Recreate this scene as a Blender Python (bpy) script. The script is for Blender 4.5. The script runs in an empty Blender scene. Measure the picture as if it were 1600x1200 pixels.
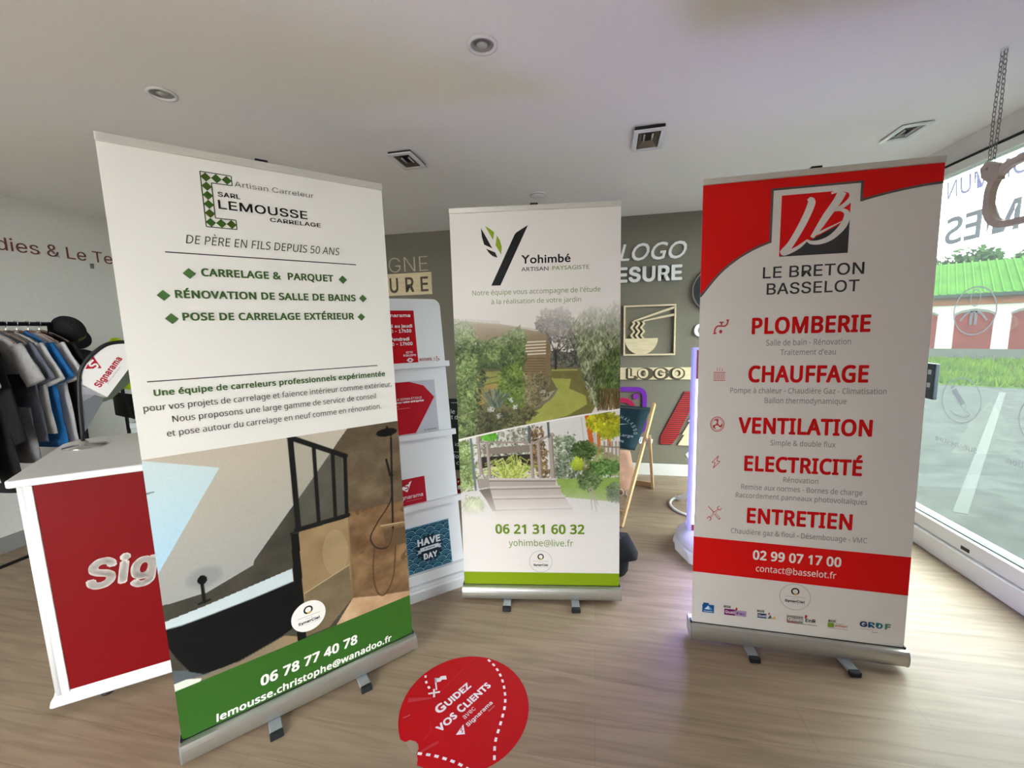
import bpy, bmesh, math, random, os
import numpy as np
from mathutils import Vector, Matrix, Euler

S = bpy.context.scene
COL = S.collection
rad = math.radians

# ------------------------------------------------------------------ camera
cd = bpy.data.cameras.new('camera'); cam = bpy.data.objects.new('camera', cd); COL.objects.link(cam)
_a, _p, _r = rad(11.5), 0.13037, -0.02646
cd.sensor_width = 36.0; cd.lens = 36.0 * 644.8 / 1600.0; cd.clip_start = 0.05; cd.clip_end = 300
R_ = Vector((0.9800, 0.1960, -0.0262)); U_ = Vector((-0.0003, 0.1323, 0.9912)); F_ = Vector((-0.1977, 0.9714, -0.1300))
F_.normalize(); R_ = (R_ - F_ * R_.dot(F_)).normalized(); U_ = R_.cross(F_)
m3 = Matrix((R_, U_, -F_)).transposed()
cam.matrix_world = Matrix.Translation((0, 0, 1.492)) @ m3.to_4x4()
S.camera = cam

# ------------------------------------------------------------------ sky, exposure
wd = bpy.data.worlds.new('overcast_sky'); S.world = wd; wd.use_nodes = True
nt = wd.node_tree; bg = nt.nodes['Background']
tc = nt.nodes.new('ShaderNodeTexCoord'); sx = nt.nodes.new('ShaderNodeSeparateXYZ'); rp = nt.nodes.new('ShaderNodeValToRGB')
nt.links.new(tc.outputs['Generated'], sx.inputs[0]); nt.links.new(sx.outputs[2], rp.inputs[0]); nt.links.new(rp.outputs[0], bg.inputs[0])
rp.color_ramp.elements[0].position = 0.0; rp.color_ramp.elements[0].color = (.965, 0.985, 1.00, 1)
rp.color_ramp.elements[1].position = 0.7; rp.color_ramp.elements[1].color = (.955, 0.99, 1.03, 1)
SKY = 5.0
bg.inputs[1].default_value = SKY
vs = S.view_settings
S.display_settings.display_device = 'sRGB'
vs.view_transform = 'Standard'; vs.look = 'None'; vs.gamma = 1.0; vs.use_curve_mapping = False
vs.exposure = 2.36
try:
    S.cycles.use_denoising = True
    S.cycles.max_bounces = 10; S.cycles.diffuse_bounces = 6; S.cycles.transparent_max_bounces = 12
    S.cycles.sample_clamp_indirect = 8.0
except Exception:
    pass

# ------------------------------------------------------------------ helpers
def lin(c):
    return tuple((x / 12.92 if x <= 0.04045 else ((x + 0.055) / 1.055) ** 2.4) for x in c[:3])
def hexc(r, g, b): return (r / 255.0, g / 255.0, b / 255.0)

def tag(o, label=None, cat=None, group=None, kind=None):
    if label: o['label'] = label
    if cat: o['category'] = cat
    if group: o['group'] = group
    if kind: o['kind'] = kind
    return o

def thing(name, label, cat, loc=(0, 0, 0), rz=0.0, group=None):
    o = bpy.data.objects.new(name, None); o.empty_display_size = 0.1; COL.objects.link(o)
    o.location = loc; o.rotation_euler = (0, 0, rz)
    return tag(o, label, cat, group)

def bsdf(name, color, rough=0.5, metal=0.0, **kw):
    m = bpy.data.materials.new(name); m.use_nodes = True
    b = m.node_tree.nodes['Principled BSDF']
    b.inputs['Base Color'].default_value = (*lin(color), 1)
    b.inputs['Roughness'].default_value = rough; b.inputs['Metallic'].default_value = metal
    for k, v in kw.items():
        b.inputs[k.replace('_', ' ')].default_value = v
    return m

def noisy(name, c1, c2, scale=20.0, rough=0.6, metal=0.0, bump=0.0, stretch=(1, 1, 1), detail=4.0):
    m = bsdf(name, c1, rough, metal); t = m.node_tree; b = t.nodes['Principled BSDF']
    co = t.nodes.new('ShaderNodeTexCoord'); mp = t.nodes.new('ShaderNodeMapping'); n = t.nodes.new('ShaderNodeTexNoise'); r = t.nodes.new('ShaderNodeValToRGB')
    mp.inputs['Scale'].default_value = stretch
    n.inputs['Scale'].default_value = scale; n.inputs['Detail'].default_value = detail
    t.links.new(co.outputs['Object'], mp.inputs[0]); t.links.new(mp.outputs[0], n.inputs['Vector']); t.links.new(n.outputs[0], r.inputs[0]); t.links.new(r.outputs[0], b.inputs['Base Color'])
    r.color_ramp.elements[0].position = 0.3; r.color_ramp.elements[1].position = 0.7
    r.color_ramp.elements[0].color = (*lin(c1), 1); r.color_ramp.elements[1].color = (*lin(c2), 1)
    if bump:
        bp = t.nodes.new('ShaderNodeBump'); bp.inputs['Strength'].default_value = bump; bp.inputs['Distance'].default_value = 0.01
        t.links.new(n.outputs[0], bp.inputs['Height']); t.links.new(bp.outputs[0], b.inputs['Normal'])
    return m

def printed(name, rough):
    m = bsdf(name, (1, 1, 1), rough); t = m.node_tree
    t.nodes['Principled BSDF'].inputs['Specular IOR Level'].default_value = .2
    a = t.nodes.new('ShaderNodeAttribute'); a.attribute_name = 'Col'
    t.links.new(a.outputs['Color'], t.nodes['Principled BSDF'].inputs['Base Color'])
    return m

# ---- bmesh shapes
def box(bm, x0, x1, y0, y1, z0, z1, bev=0.0, mi=0, seg=2):
    g = bmesh.ops.create_cube(bm, size=1.0)
    vsn = g['verts']
    for v in vsn:
        v.co = Vector(((x0 + x1) / 2 + v.co.x * (x1 - x0), (y0 + y1) / 2 + v.co.y * (y1 - y0), (z0 + z1) / 2 + v.co.z * (z1 - z0)))
    fs = set(f for v in vsn for f in v.link_faces)
    for f in fs: f.material_index = mi
    if bev > 0:
        es = list(set(e for v in vsn for e in v.link_edges))
        r = bmesh.ops.bevel(bm, geom=es, offset=bev, segments=seg, affect='EDGES', profile=0.5)
        for f in r['faces']: f.material_index = mi

def prism(bm, pts, fn, d0, d1, mi=0):
    """pts 2-D outline, fn(a,b,d)->3-D"""
    A = [bm.verts.new(fn(a, b, d0)) for a, b in pts]; B = [bm.verts.new(fn(a, b, d1)) for a, b in pts]
    n = len(pts); fs = [bm.faces.new(A[::-1]), bm.faces.new(B)]
    for i in range(n):
        fs.append(bm.faces.new((A[i], A[(i + 1) % n], B[(i + 1) % n], B[i])))
    for f in fs: f.material_index = mi
    return fs
XZ = lambda a, b, d: (a, d, b)
XY = lambda a, b, d: (a, b, d)
YZ = lambda a, b, d: (d, a, b)

def ring_prism(bm, outer, inner, fn, d0, d1, mi=0):
    n = len(outer); V = [[bm.verts.new(fn(a, b, d)) for a, b in P] for d in (d0, d1) for P in (outer, inner)]
    o0, i0, o1, i1 = V
    for k in range(n):
        j = (k + 1) % n
        for q in ((o0[k], i0[k], i0[j], o0[j]), (o1[k], o1[j], i1[j], i1[k]), (o0[k], o0[j], o1[j], o1[k]), (i0[k], i1[k], i1[j], i0[j])):
            bm.faces.new(q).material_index = mi

def loft(bm, rings, closed=True, cap=True, mi=0, smooth=True):
    V = [[bm.verts.new(p) for p in r] for r in rings]; n = len(rings[0])
    for a, b in zip(V, V[1:]):
        for i in range(n if closed else n - 1):
            f = bm.faces.new((a[i], a[(i + 1) % n], b[(i + 1) % n], b[i])); f.material_index = mi; f.smooth = smooth
    if cap and closed:
        for r in (V[0][::-1], V[-1]):
            f = bm.faces.new(r); f.material_index = mi
    return V

def tube(bm, pts, r, seg=8, mi=0, closed=False, flat=None):
    pts = [Vector(p) for p in pts]; n = len(pts); rings = []; prev = None
    for i, p in enumerate(pts):
        a = pts[(i - 1) % n] if (closed or i > 0) else p; b = pts[(i + 1) % n] if (closed or i < n - 1) else p
        t = (b - a).normalized()
        if prev is None:
            up = Vector((0, 0, 1)) if abs(t.z) < 0.9 else Vector((1, 0, 0))
            prev = (up - t * up.dot(t)).normalized()
        else:
            prev = (prev - t * prev.dot(t)).normalized()
        s = t.cross(prev); rr = r[i] if isinstance(r, (list, tuple)) else r
        fl = flat or 1.0
        rings.append([p + prev * math.cos(k * 2 * math.pi / seg) * rr + s * math.sin(k * 2 * math.pi / seg) * rr * fl for k in range(seg)])
    if closed: rings.append(rings[0])
    V = loft(bm, rings, True, not closed, mi)
    return V

def lathe(bm, prof, c=(0, 0, 0), seg=32, mi=0, smooth=True, cap=True):
    rings = [[(c[0] + r * math.cos(k * 2 * math.pi / seg), c[1] + r * math.sin(k * 2 * math.pi / seg), c[2] + z) for k in range(seg)] for r, z in prof]
    loft(bm, rings, True, cap, mi, smooth)

def ell(cx, cy, rx, ry, n=32, a0=0.0, a1=360.0, rot=0.0):
    full = abs(a1 - a0) >= 359.9; out = []
    for k in range(n if full else n + 1):
        t = rad(a0 + (a1 - a0) * k / n); x = rx * math.cos(t); y = ry * math.sin(t); c = math.cos(rad(rot)); s = math.sin(rad(rot))
        out.append((cx + x * c - y * s, cy + x * s + y * c))
    return out

def rrect(x0, y0, x1, y1, r, n=6):
    o = []
    for cx, cy, a in ((x1 - r, y1 - r, 0), (x0 + r, y1 - r, 90), (x0 + r, y0 + r, 180), (x1 - r, y0 + r, 270)):
        o += ell(cx, cy, r, r, n, a, a + 90)
    return o

def smoothpath(pts, n=6, closed=False):
    P = [Vector(p) for p in pts]; N = len(P); out = []
    for i in range(N if closed else N - 1):
        p1, p2 = P[i], P[(i + 1) % N]
        p0 = P[(i - 1) % N] if (closed or i > 0) else p1 * 2 - p2
        p3 = P[(i + 2) % N] if (closed or i < N - 2) else p2 * 2 - p1
        for k in range(n):
            t = k / n
            out.append(0.5 * ((2 * p1) + (p2 - p0) * t + (2 * p0 - 5 * p1 + 4 * p2 - p3) * t * t + (3 * p1 - p0 - 3 * p2 + p3) * t ** 3))
    if not closed: out.append(P[-1])
    return out

def obj(name, bm, mats, parent=None, loc=None, rot=None, smooth=False, fixn=True):
    if fixn: bmesh.ops.recalc_face_normals(bm, faces=bm.faces)
    me = bpy.data.meshes.new(name); bm.to_mesh(me); bm.free()
    for m in (mats if isinstance(mats, (list, tuple)) else [mats]): me.materials.append(m)
    if smooth:
        for p in me.polygons: p.use_smooth = True
    o = bpy.data.objects.new(name, me); COL.objects.link(o)
    if parent: o.parent = parent
    if loc is not None: o.location = loc
    if rot is not None: o.rotation_euler = rot
    return o
def BM(): return bmesh.new()
def struct(name, bm, mats, label=None, parent=None):
    o = obj(name, bm, mats, parent)
    if parent is None: o['kind'] = 'structure'
    if label: o['label'] = label
    return o
def part(name, mats, parent, fn, *a, smooth=False, loc=None, rot=None, **k):
    bm = BM(); fn(bm, *a, **k); return obj(name, bm, mats, parent, loc, rot, smooth)

# ---- lettering
_fd = bpy.utils.system_resource('DATAFILES', path='fonts') or ''
def _font(f):
    try:
        p = os.path.join(_fd, f)
        return bpy.data.fonts.load(p) if os.path.exists(p) else None
    except Exception:
        return None
FONTS = {'noto': _font('NotoSansHebrew-Regular.woff2'), 'inter': _font('Inter.woff2'), 'b': None}
_tc = {}
def glyphs(s, font='noto', bold=0.0, shear=0.0, ext=0.0, off=0.0):
    k = (s, font, bold, shear, ext, off)
    if k not in _tc:
        c = bpy.data.curves.new('lettering', 'FONT'); c.body = s
        if FONTS.get(font): c.font = FONTS[font]
        c.size = 1.0; c.offset = min(bold, 0.0) + off; c.shear = shear; c.extrude = ext; c.resolution_u = 3; c.space_character = 1.0 + max(bold, 0) * 1.7
        o = bpy.data.objects.new('lettering', c)
        me = bpy.data.meshes.new_from_object(o)
        _tc[k] = (np.array([v.co[:] for v in me.vertices]).reshape(-1, 3), [tuple(p.vertices) for p in me.polygons], np.zeros(len(me.vertices)))
        bpy.data.objects.remove(o); bpy.data.meshes.remove(me); bpy.data.curves.remove(c)
        if bold > 0:      # heavier weight: the outline spread by overlapping copies
            V, F, _ = _tc[k]; n = len(V); m = 8 if bold > .02 else 4
            sh = [(0, 0, 0)] + [(bold * math.cos(2 * math.pi * i / m + math.pi / m), bold * .8 * math.sin(2 * math.pi * i / m + math.pi / m), 0) for i in range(m)]
            _tc[k] = (np.concatenate([V + np.array(q) for q in sh]), [tuple(j + n * i for j in f) for i in range(len(sh)) for f in F], np.repeat(np.arange(len(sh)), n))
    return _tc[k]
def text2d(s, u0, u1, v, cap, font='noto', bold=0.0, shear=0.0, ext=0.0):
    """outline mesh of a line of text, ink from u0 to u1, baseline v, capital height cap"""
    V, F, K = glyphs(s, font, bold, shear, ext); H = glyphs('H', font, bold, 0.0, 0.0)[0]
    V = V.copy(); hx0, hx1 = V[:, 0].min(), V[:, 0].max(); hb, ht = H[:, 1].min(), H[:, 1].max()
    V[:, 0] = u0 + (V[:, 0] - hx0) * (u1 - u0) / (hx1 - hx0)
    V[:, 1] = v + (V[:, 1] - hb) * cap / (ht - hb)
    return V, F, K
def flat_text(bm, fn, args, **kw):
    """lettering cut from film: a single sheet"""
    off = kw.pop('off', 0.0); s, u0, u1, v, cap = args; font = kw.get('font', 'noto')
    V, F, K = glyphs(s, font, 0.0, kw.get('shear', 0.0), 0.0, off); H = glyphs('H', font, 0.0, 0.0, 0.0, off)[0]
    x0, x1, b, t = V[:, 0].min(), V[:, 0].max(), H[:, 1].min(), H[:, 1].max()
    vv = [bm.verts.new(fn(u0 + (x - x0) * (u1 - u0) / (x1 - x0), v + (y - b) * cap / (t - b), 0)) for x, y, z in V]
    for f in F:
        try: bm.faces.new([vv[i] for i in f])
        except ValueError: pass
def add_text(bm, fn, args, d0=0.0, d1=0.004, mi=0, **kw):
    """solid letters: fn(a,b,d)->3-D"""
    V, F, K = text2d(*args, ext=0.5, **kw)
    vv = [bm.verts.new(fn(x, y, d0 if z < 0 else d1 + q * .00004)) for (x, y, z), q in zip(V, K)]
    for f in F:
        if len(set(f)) >= 3:
            try: bm.faces.new([vv[i] for i in f]).material_index = mi
            except ValueError: pass
def letters(root, name, fn, s, u0, u1, v, cap, mat, d0, d1, **kw):
    """each raised letter its own child of root"""
    full = glyphs(s, kw.get('font', 'noto'), kw.get('bold', 0.0), kw.get('shear', 0.0))[0]
    x0, x1 = full[:, 0].min(), full[:, 0].max(); k = (u1 - u0) / (x1 - x0)
    for i, ch in enumerate(s):
        if ch == ' ': continue
        r = u0 + (glyphs(s[:i + 1], kw.get('font', 'noto'), kw.get('bold', 0.0), kw.get('shear', 0.0))[0][:, 0].max() - x0) * k
        g = glyphs(ch, kw.get('font', 'noto'), kw.get('bold', 0.0), kw.get('shear', 0.0))[0]
        bm = BM(); add_text(bm, fn, (ch, r - (g[:, 0].max() - g[:, 0].min()) * k, r, v, cap), d0, d1, **kw)
        obj(name, bm, mat, root)

# ---- flat prints: one mesh, colours as data
class Print:
    def __init__(self):
        self.V = []; self.C = []; self.F = []; self.n = 0
    def add(self, V, F, col):
        V = np.asarray(V, float); self.V.append(V)
        c = np.asarray(col, float)
        c = np.where(c <= 0.04045, c / 12.92, ((np.maximum(c, 0) + 0.055) / 1.055) ** 2.4)
        if c.ndim == 1: c = np.tile(c, (len(V), 1))
        self.C.append(c)
        self.F += [tuple(i + self.n for i in f) for f in F]; self.n += len(V)
    def poly(self, pts, col, L=1):
        self.add([(a, b, L) for a, b in pts], [tuple(range(len(pts)))], col)
    def rect(self, x0, y0, x1, y1, col, L=1): self.poly([(x0, y0), (x1, y0), (x1, y1), (x0, y1)], col, L)
    def ellipse(self, cx, cy, rx, ry, col, L=2, **k): self.poly(ell(cx, cy, rx, ry, **k), col, L)
    def ring(self, cx, cy, rx, ry, w, col, L=2, n=40):
        o = ell(cx, cy, rx, ry, n); i = ell(cx, cy, rx - w, ry - w, n)
        self.add([(a, b, L) for a, b in o + i], [(k, (k + 1) % n, n + (k + 1) % n, n + k) for k in range(n)], col)
    def line(self, pts, w, col, L=2, smooth=0):
        P = [Vector((a, b, 0)) for a, b in pts]
        if smooth: P = smoothpath(P, smooth)
        ws = w if isinstance(w, (list, tuple)) else None
        V = []; m = len(P)
        for i, p in enumerate(P):
            t = (P[min(i + 1, m - 1)] - P[max(i - 1, 0)]).normalized(); nn = Vector((-t.y, t.x, 0))
            if ws:
                f = i / (m - 1) * (len(ws) - 1); a = int(min(f, len(ws) - 2)); ww = ws[a] + (ws[a + 1] - ws[a]) * (f - a)
            else: ww = w
            V += [(*(p + nn * ww / 2)[:2], L), (*(p - nn * ww / 2)[:2], L)]
        self.add(V, [(2 * i, 2 * i + 1, 2 * i + 3, 2 * i + 2) for i in range(m - 1)], col)
    def text(self, s, u0, u1, v, cap, col, font='noto', bold=0.0, shear=0.0, L=3, rot=0.0, piv=(0, 0)):
        V, F, K = text2d(s, u0, u1, v, cap, font, bold, shear)
        if rot:
            c, q = math.cos(rad(rot)), math.sin(rad(rot)); x, y = V[:, 0].copy(), V[:, 1].copy()
            V[:, 0] = piv[0] + x * c - y * q; V[:, 1] = piv[1] + x * q + y * c
        V[:, 2] = L + K * .1; self.add(V, F, col)
    def raster(self, u0, v0, u1, v1, img, mask=None, L=1):
        ny, nx = img.shape[:2]; us = np.linspace(u0, u1, nx); vsn = np.linspace(v0, v1, ny)
        UU, VV = np.meshgrid(us, vsn); idx = np.arange(nx * ny).reshape(ny, nx)
        q = np.stack([idx[:-1, :-1], idx[:-1, 1:], idx[1:, 1:], idx[1:, :-1]], -1).reshape(-1, 4)
        if mask is not None: q = q[(mask.reshape(-1)[q]).all(1)]
        self.add(np.stack([UU.ravel(), VV.ravel(), np.full(nx * ny, L)], 1), q.tolist(), img.reshape(-1, 3))
    def build(self, name, mat, parent, fn, back=None):
        """fn(V)->Nx3 places (u,v,layer)"""
        V = np.concatenate(self.V); C = np.concatenate(self.C); P = fn(V)
        me = bpy.data.meshes.new(name); me.from_pydata(P.tolist(), [], self.F); me.validate()
        a = me.color_attributes.new('Col', 'FLOAT_COLOR', 'POINT')
        a.data.foreach_set('color', np.concatenate([C, np.ones((len(C), 1))], 1).astype(np.float32).ravel())
        me.materials.append(mat); me.update()
        o = bpy.data.objects.new(name, me); COL.objects.link(o)
        if parent: o.parent = parent
        return o

# ---- a small picture painter for the printed photographs
class Paint:
    def __init__(self, u0, v0, u1, v1, cell, base):
        self.b = (u0, v0, u1, v1); nx = int((u1 - u0) / cell) + 1; ny = int((v1 - v0) / cell) + 1
        self.U, self.V_ = np.meshgrid(np.linspace(u0, u1, nx), np.linspace(v0, v1, ny))
        self.img = np.ones((ny, nx, 3)) * np.array(base); self.rng = random.Random(5); self.np = np.random.RandomState(3)
        self.cell = cell
    def noise(self, f, fv=None, oct=3, seed=0):
        fv = fv or f; out = np.zeros_like(self.U); amp = 1.0; tot = 0
        for o in range(oct):
            r = np.random.RandomState(seed + o * 17); x = self.U * f * 2 ** o + 50; y = self.V_ * fv * 2 ** o + 50
            g = r.rand(256, 256); i = np.floor(x).astype(int); j = np.floor(y).astype(int); fx = x - i; fy = y - j
            fx = fx * fx * (3 - 2 * fx); fy = fy * fy * (3 - 2 * fy); G = lambda a, b: g[a % 256, b % 256]
            out += amp * ((G(i, j) * (1 - fx) + G(i + 1, j) * fx) * (1 - fy) + (G(i, j + 1) * (1 - fx) + G(i + 1, j + 1) * fx) * fy)
            tot += amp; amp *= 0.5
        return out / tot
    def inside(self, pts):
        m = np.zeros(self.U.shape, bool); n = len(pts)
        for i in range(n):
            x1, y1 = pts[i]; x2, y2 = pts[(i + 1) % n]
            if y1 == y2: continue
            c = ((y1 > self.V_) != (y2 > self.V_)) & (self.U < (x2 - x1) * (self.V_ - y1) / (y2 - y1) + x1)
            m ^= c
        return m
    def fill(self, m, col, a=1.0):
        m = m.astype(float) * a; self.img = self.img * (1 - m[..., None]) + np.array(col) * m[..., None]
    def poly(self, pts, col, a=1.0): self.fill(self.inside(pts), col, a)
    def grad(self, m, c0, c1, t):
        t = np.clip(t, 0, 1)[..., None]; c = np.array(c0) * (1 - t) + np.array(c1) * t
        self.img = np.where(m[..., None], c, self.img)
    def line(self, pts, w, col, a=1.0):
        for (x1, y1), (x2, y2) in zip(pts, pts[1:]):
            dx, dy = x2 - x1, y2 - y1; L = dx * dx + dy * dy + 1e-12
            t = np.clip(((self.U - x1) * dx + (self.V_ - y1) * dy) / L, 0, 1)
            d = np.hypot(self.U - x1 - t * dx, self.V_ - y1 - t * dy)
            self.fill(np.clip((w / 2 - d) / self.cell + 0.5, 0, 1), col, a)
    def stamp(self, x, y, rx, ry, rot, col, a=1.0):
        R = max(rx, ry) + self.cell; u0, v0 = self.b[:2]; c = self.cell; ny, nx = self.U.shape
        i0 = max(int((x - R - u0) / c), 0); i1 = min(int((x + R - u0) / c) + 2, nx); j0 = max(int((y - R - v0) / c), 0); j1 = min(int((y + R - v0) / c) + 2, ny)
        if i0 >= i1 or j0 >= j1: return
        X = self.U[j0:j1, i0:i1] - x; Y = self.V_[j0:j1, i0:i1] - y; cs, sn = math.cos(rot), math.sin(rot)
        d = np.hypot((X * cs + Y * sn) / rx, (-X * sn + Y * cs) / ry); m = np.clip((1.25 - d) / 0.5, 0, 1) * a
        self.img[j0:j1, i0:i1] = self.img[j0:j1, i0:i1] * (1 - m[..., None]) + np.array(col) * m[..., None]
    def leaves(self, pts, pal, n, size, ang=(0, 180), asp=2.5, jit=0.06, a=0.9):
        n = int(n * 1.7); size *= .76; xs = [p[0] for p in pts]; ys = [p[1] for p in pts]; k = 0; g = self.rng; tries = 0
        while k < n and tries < n * 8:
            tries += 1; x = g.uniform(min(xs), max(xs)); y = g.uniform(min(ys), max(ys)); c = False
            for i in range(len(pts)):
                x1, y1 = pts[i]; x2, y2 = pts[(i + 1) % len(pts)]
                if (y1 > y) != (y2 > y) and x < (x2 - x1) * (y - y1) / (y2 - y1) + x1: c = not c
            if not c: continue
            if not hasattr(self, 'vary'): self.vary = self.noise(16, 16, 3, 77)
            x += g.gauss(0, size * .9); y += g.gauss(0, size * .9); jj = min(max(int((y - self.b[1]) / self.cell), 0), self.U.shape[0] - 1); ii = min(max(int((x - self.b[0]) / self.cell), 0), self.U.shape[1] - 1)
            k += 1; q_ = .62 + .76 * self.vary[jj, ii]; col = [q * q_ for q in g.choice(pal)]; j = g.uniform(-jit, jit); s = size * g.uniform(0.6, 1.4)
            self.stamp(x, y, s, s / asp, rad(g.uniform(*ang)), [min(1, max(0, q + j)) for q in col], a)
    def clump(self, cx, cy, rx, ry, pal, n, size, **k): self.leaves(ell(cx, cy, rx, ry, 24), pal, n, size, **k)
# ------------------------------------------------------------------ materials
M = {}
M['ceil'] = noisy('ceiling_paint', (.925, .915, .90), (.935, .925, .91), 60, .9)
M['wall_white'] = noisy('white_wall_paint', (.86, .855, .84), (.88, .875, .86), 40, .9)
M['wall_taupe'] = noisy('taupe_wall_paint', (.475, .455, .395), (.49, .47, .41), 40, .85)
M['base_white'] = bsdf('white_baseboard', (.88, .87, .85), .5)
M['pvc'] = bsdf('white_pvc', (.9, .9, .88), .35)
M['white'] = bsdf('white_lacquer', (.88, .88, .88), .4)
M['white_gloss'] = bsdf('white_gloss', (.9, .9, .9), .2)
M['red'] = bsdf('red_film', (.46, .004, .025), .55, 0, Specular_IOR_Level=.15)
M['alu'] = noisy('brushed_aluminium', (.74, .74, .72), (.80, .80, .78), 30, .36, .85, 0, (1, 60, 60))
M['alu_foot'] = bsdf('grey_metal', (.66, .69, .71), .4, .5)
M['black'] = bsdf('black_plastic', (.05, .05, .05), .5)
M['dark_rubber'] = bsdf('dark_rubber', (.10, .11, .12), .7)
M['chrome'] = bsdf('chrome', (.86, .86, .86), .08, 1.0)
M['wood'] = noisy('pale_wood', (.76, .62, .44), (.84, .71, .53), 9, .55, 0, .05, (1, 1, 14))
M['plywood'] = noisy('birch_plywood', (.85, .78, .62), (.91, .85, .70), 8, .6, 0, .03, (1, 10, 6))
M['print'] = printed('banner_print', .5)
M['print_gloss'] = printed('card_print', .35)
M['floor_print'] = printed('floor_vinyl_print', .5)
M['grey_vinyl'] = bsdf('grey_vinyl', (.60, .60, .62), .6)
M['purple_vinyl'] = bsdf('violet_grey_vinyl', (.60, .59, .72), .6)
M['dark'] = bsdf('dark_interior', (.12, .11, .10), .7)
M['grey_metal'] = bsdf('dull_grey_metal', (.5, .49, .47), .4, .6)

def floor_material():
    m = bsdf('oak_vinyl_planks', (.6, .5, .4), .45, 0, Specular_IOR_Level=.3); t = m.node_tree; b = t.nodes['Principled BSDF']
    co = t.nodes.new('ShaderNodeTexCoord'); mp = t.nodes.new('ShaderNodeMapping')
    t.links.new(co.outputs['Object'], mp.inputs[0])
    br = t.nodes.new('ShaderNodeTexBrick'); t.links.new(mp.outputs[0], br.inputs['Vector'])
    br.inputs['Scale'].default_value = 1.0; br.inputs['Brick Width'].default_value = 1.22; br.inputs['Row Height'].default_value = .18
    br.inputs['Mortar Size'].default_value = .0012; br.inputs['Mortar Smooth'].default_value = .4; br.offset = .37
    br.inputs['Color1'].default_value = (*lin((0.581, 0.507, 0.423)), 1); br.inputs['Color2'].default_value = (*lin((0.618, 0.544, 0.456)), 1); br.inputs['Mortar'].default_value = (*lin((0.52, 0.45, 0.37)), 1)
    mp2 = t.nodes.new('ShaderNodeMapping'); t.links.new(co.outputs['Object'], mp2.inputs[0]); mp2.inputs['Scale'].default_value = (1.1, 14, 1)
    n = t.nodes.new('ShaderNodeTexNoise'); n.inputs['Scale'].default_value = 2.2; n.inputs['Detail'].default_value = 8; n.inputs['Distortion'].default_value = .8; t.links.new(mp2.outputs[0], n.inputs['Vector'])
    r = t.nodes.new('ShaderNodeValToRGB'); t.links.new(n.outputs[0], r.inputs[0])
    r.color_ramp.elements[0].position = .25; r.color_ramp.elements[0].color = (.70, .69, .68, 1); r.color_ramp.elements[1].position = .62; r.color_ramp.elements[1].color = (1.06, 1.06, 1.06, 1)
    mx = t.nodes.new('ShaderNodeMix'); mx.data_type = 'RGBA'; mx.blend_type = 'MULTIPLY'; mx.inputs['Factor'].default_value = 1
    t.links.new(br.outputs[0], mx.inputs[6]); t.links.new(r.outputs[0], mx.inputs[7]); t.links.new(mx.outputs[2], b.inputs['Base Color'])
    return m
M['floor'] = floor_material()

def glass_material(name, tint, glare_haze):  # last argument: translucent share standing in for glare over the outside view
    m = bpy.data.materials.new(name); m.use_nodes = True; t = m.node_tree; t.nodes.clear()
    o = t.nodes.new('ShaderNodeOutputMaterial'); tr = t.nodes.new('ShaderNodeBsdfTransparent'); gl = t.nodes.new('ShaderNodeBsdfGlossy'); mx = t.nodes.new('ShaderNodeMixShader'); lw = t.nodes.new('ShaderNodeMath'); fw = t.nodes.new('ShaderNodeLayerWeight'); pw = t.nodes.new('ShaderNodeMath')
    tr.inputs[0].default_value = (*tint, 1); gl.inputs[0].default_value = (.9, .95, .93, 1); gl.inputs[1].default_value = .02; 
    pw.operation = 'POWER'; pw.inputs[1].default_value = 4.0; t.links.new(fw.outputs['Facing'], pw.inputs[0]); lw.operation = 'MULTIPLY_ADD'; lw.inputs[1].default_value = .5; lw.inputs[2].default_value = .03; t.links.new(pw.outputs[0], lw.inputs[0])
    t.links.new(lw.outputs[0], mx.inputs[0]); t.links.new(tr.outputs[0], mx.inputs[1]); t.links.new(gl.outputs[0], mx.inputs[2]); tl = t.nodes.new('ShaderNodeBsdfTranslucent'); tl.inputs[0].default_value = (.85, .95, .90, 1); m2 = t.nodes.new('ShaderNodeMixShader'); m2.inputs[0].default_value = glare_haze
    t.links.new(mx.outputs[0], m2.inputs[1]); t.links.new(tl.outputs[0], m2.inputs[2]); t.links.new(m2.outputs[0], o.inputs[0])
    return m
def film_material(name, col, clear):
    m = bpy.data.materials.new(name); m.use_nodes = True; t = m.node_tree; t.nodes.clear()
    o = t.nodes.new('ShaderNodeOutputMaterial'); tr = t.nodes.new('ShaderNodeBsdfTransparent'); tl = t.nodes.new('ShaderNodeBsdfTranslucent'); mx = t.nodes.new('ShaderNodeMixShader')
    tl.inputs[0].default_value = (*lin(col), 1); tr.inputs[0].default_value = (.8, .8, .82, 1); mx.inputs[0].default_value = 1 - clear
    t.links.new(tr.outputs[0], mx.inputs[1]); t.links.new(tl.outputs[0], mx.inputs[2]); t.links.new(mx.outputs[0], o.inputs[0])
    return m
M['grey_vinyl'] = film_material('grey_vinyl', (.27, .27, .285), .0); M['purple_vinyl'] = film_material('violet_grey_vinyl', (.32, .31, .40), .0)
M['glass'] = glass_material('tinted_window_glass', (.68, .725, .705), .011); M['clear_glass'] = glass_material('clear_glass', (.96, .965, .96), .0)

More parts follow.
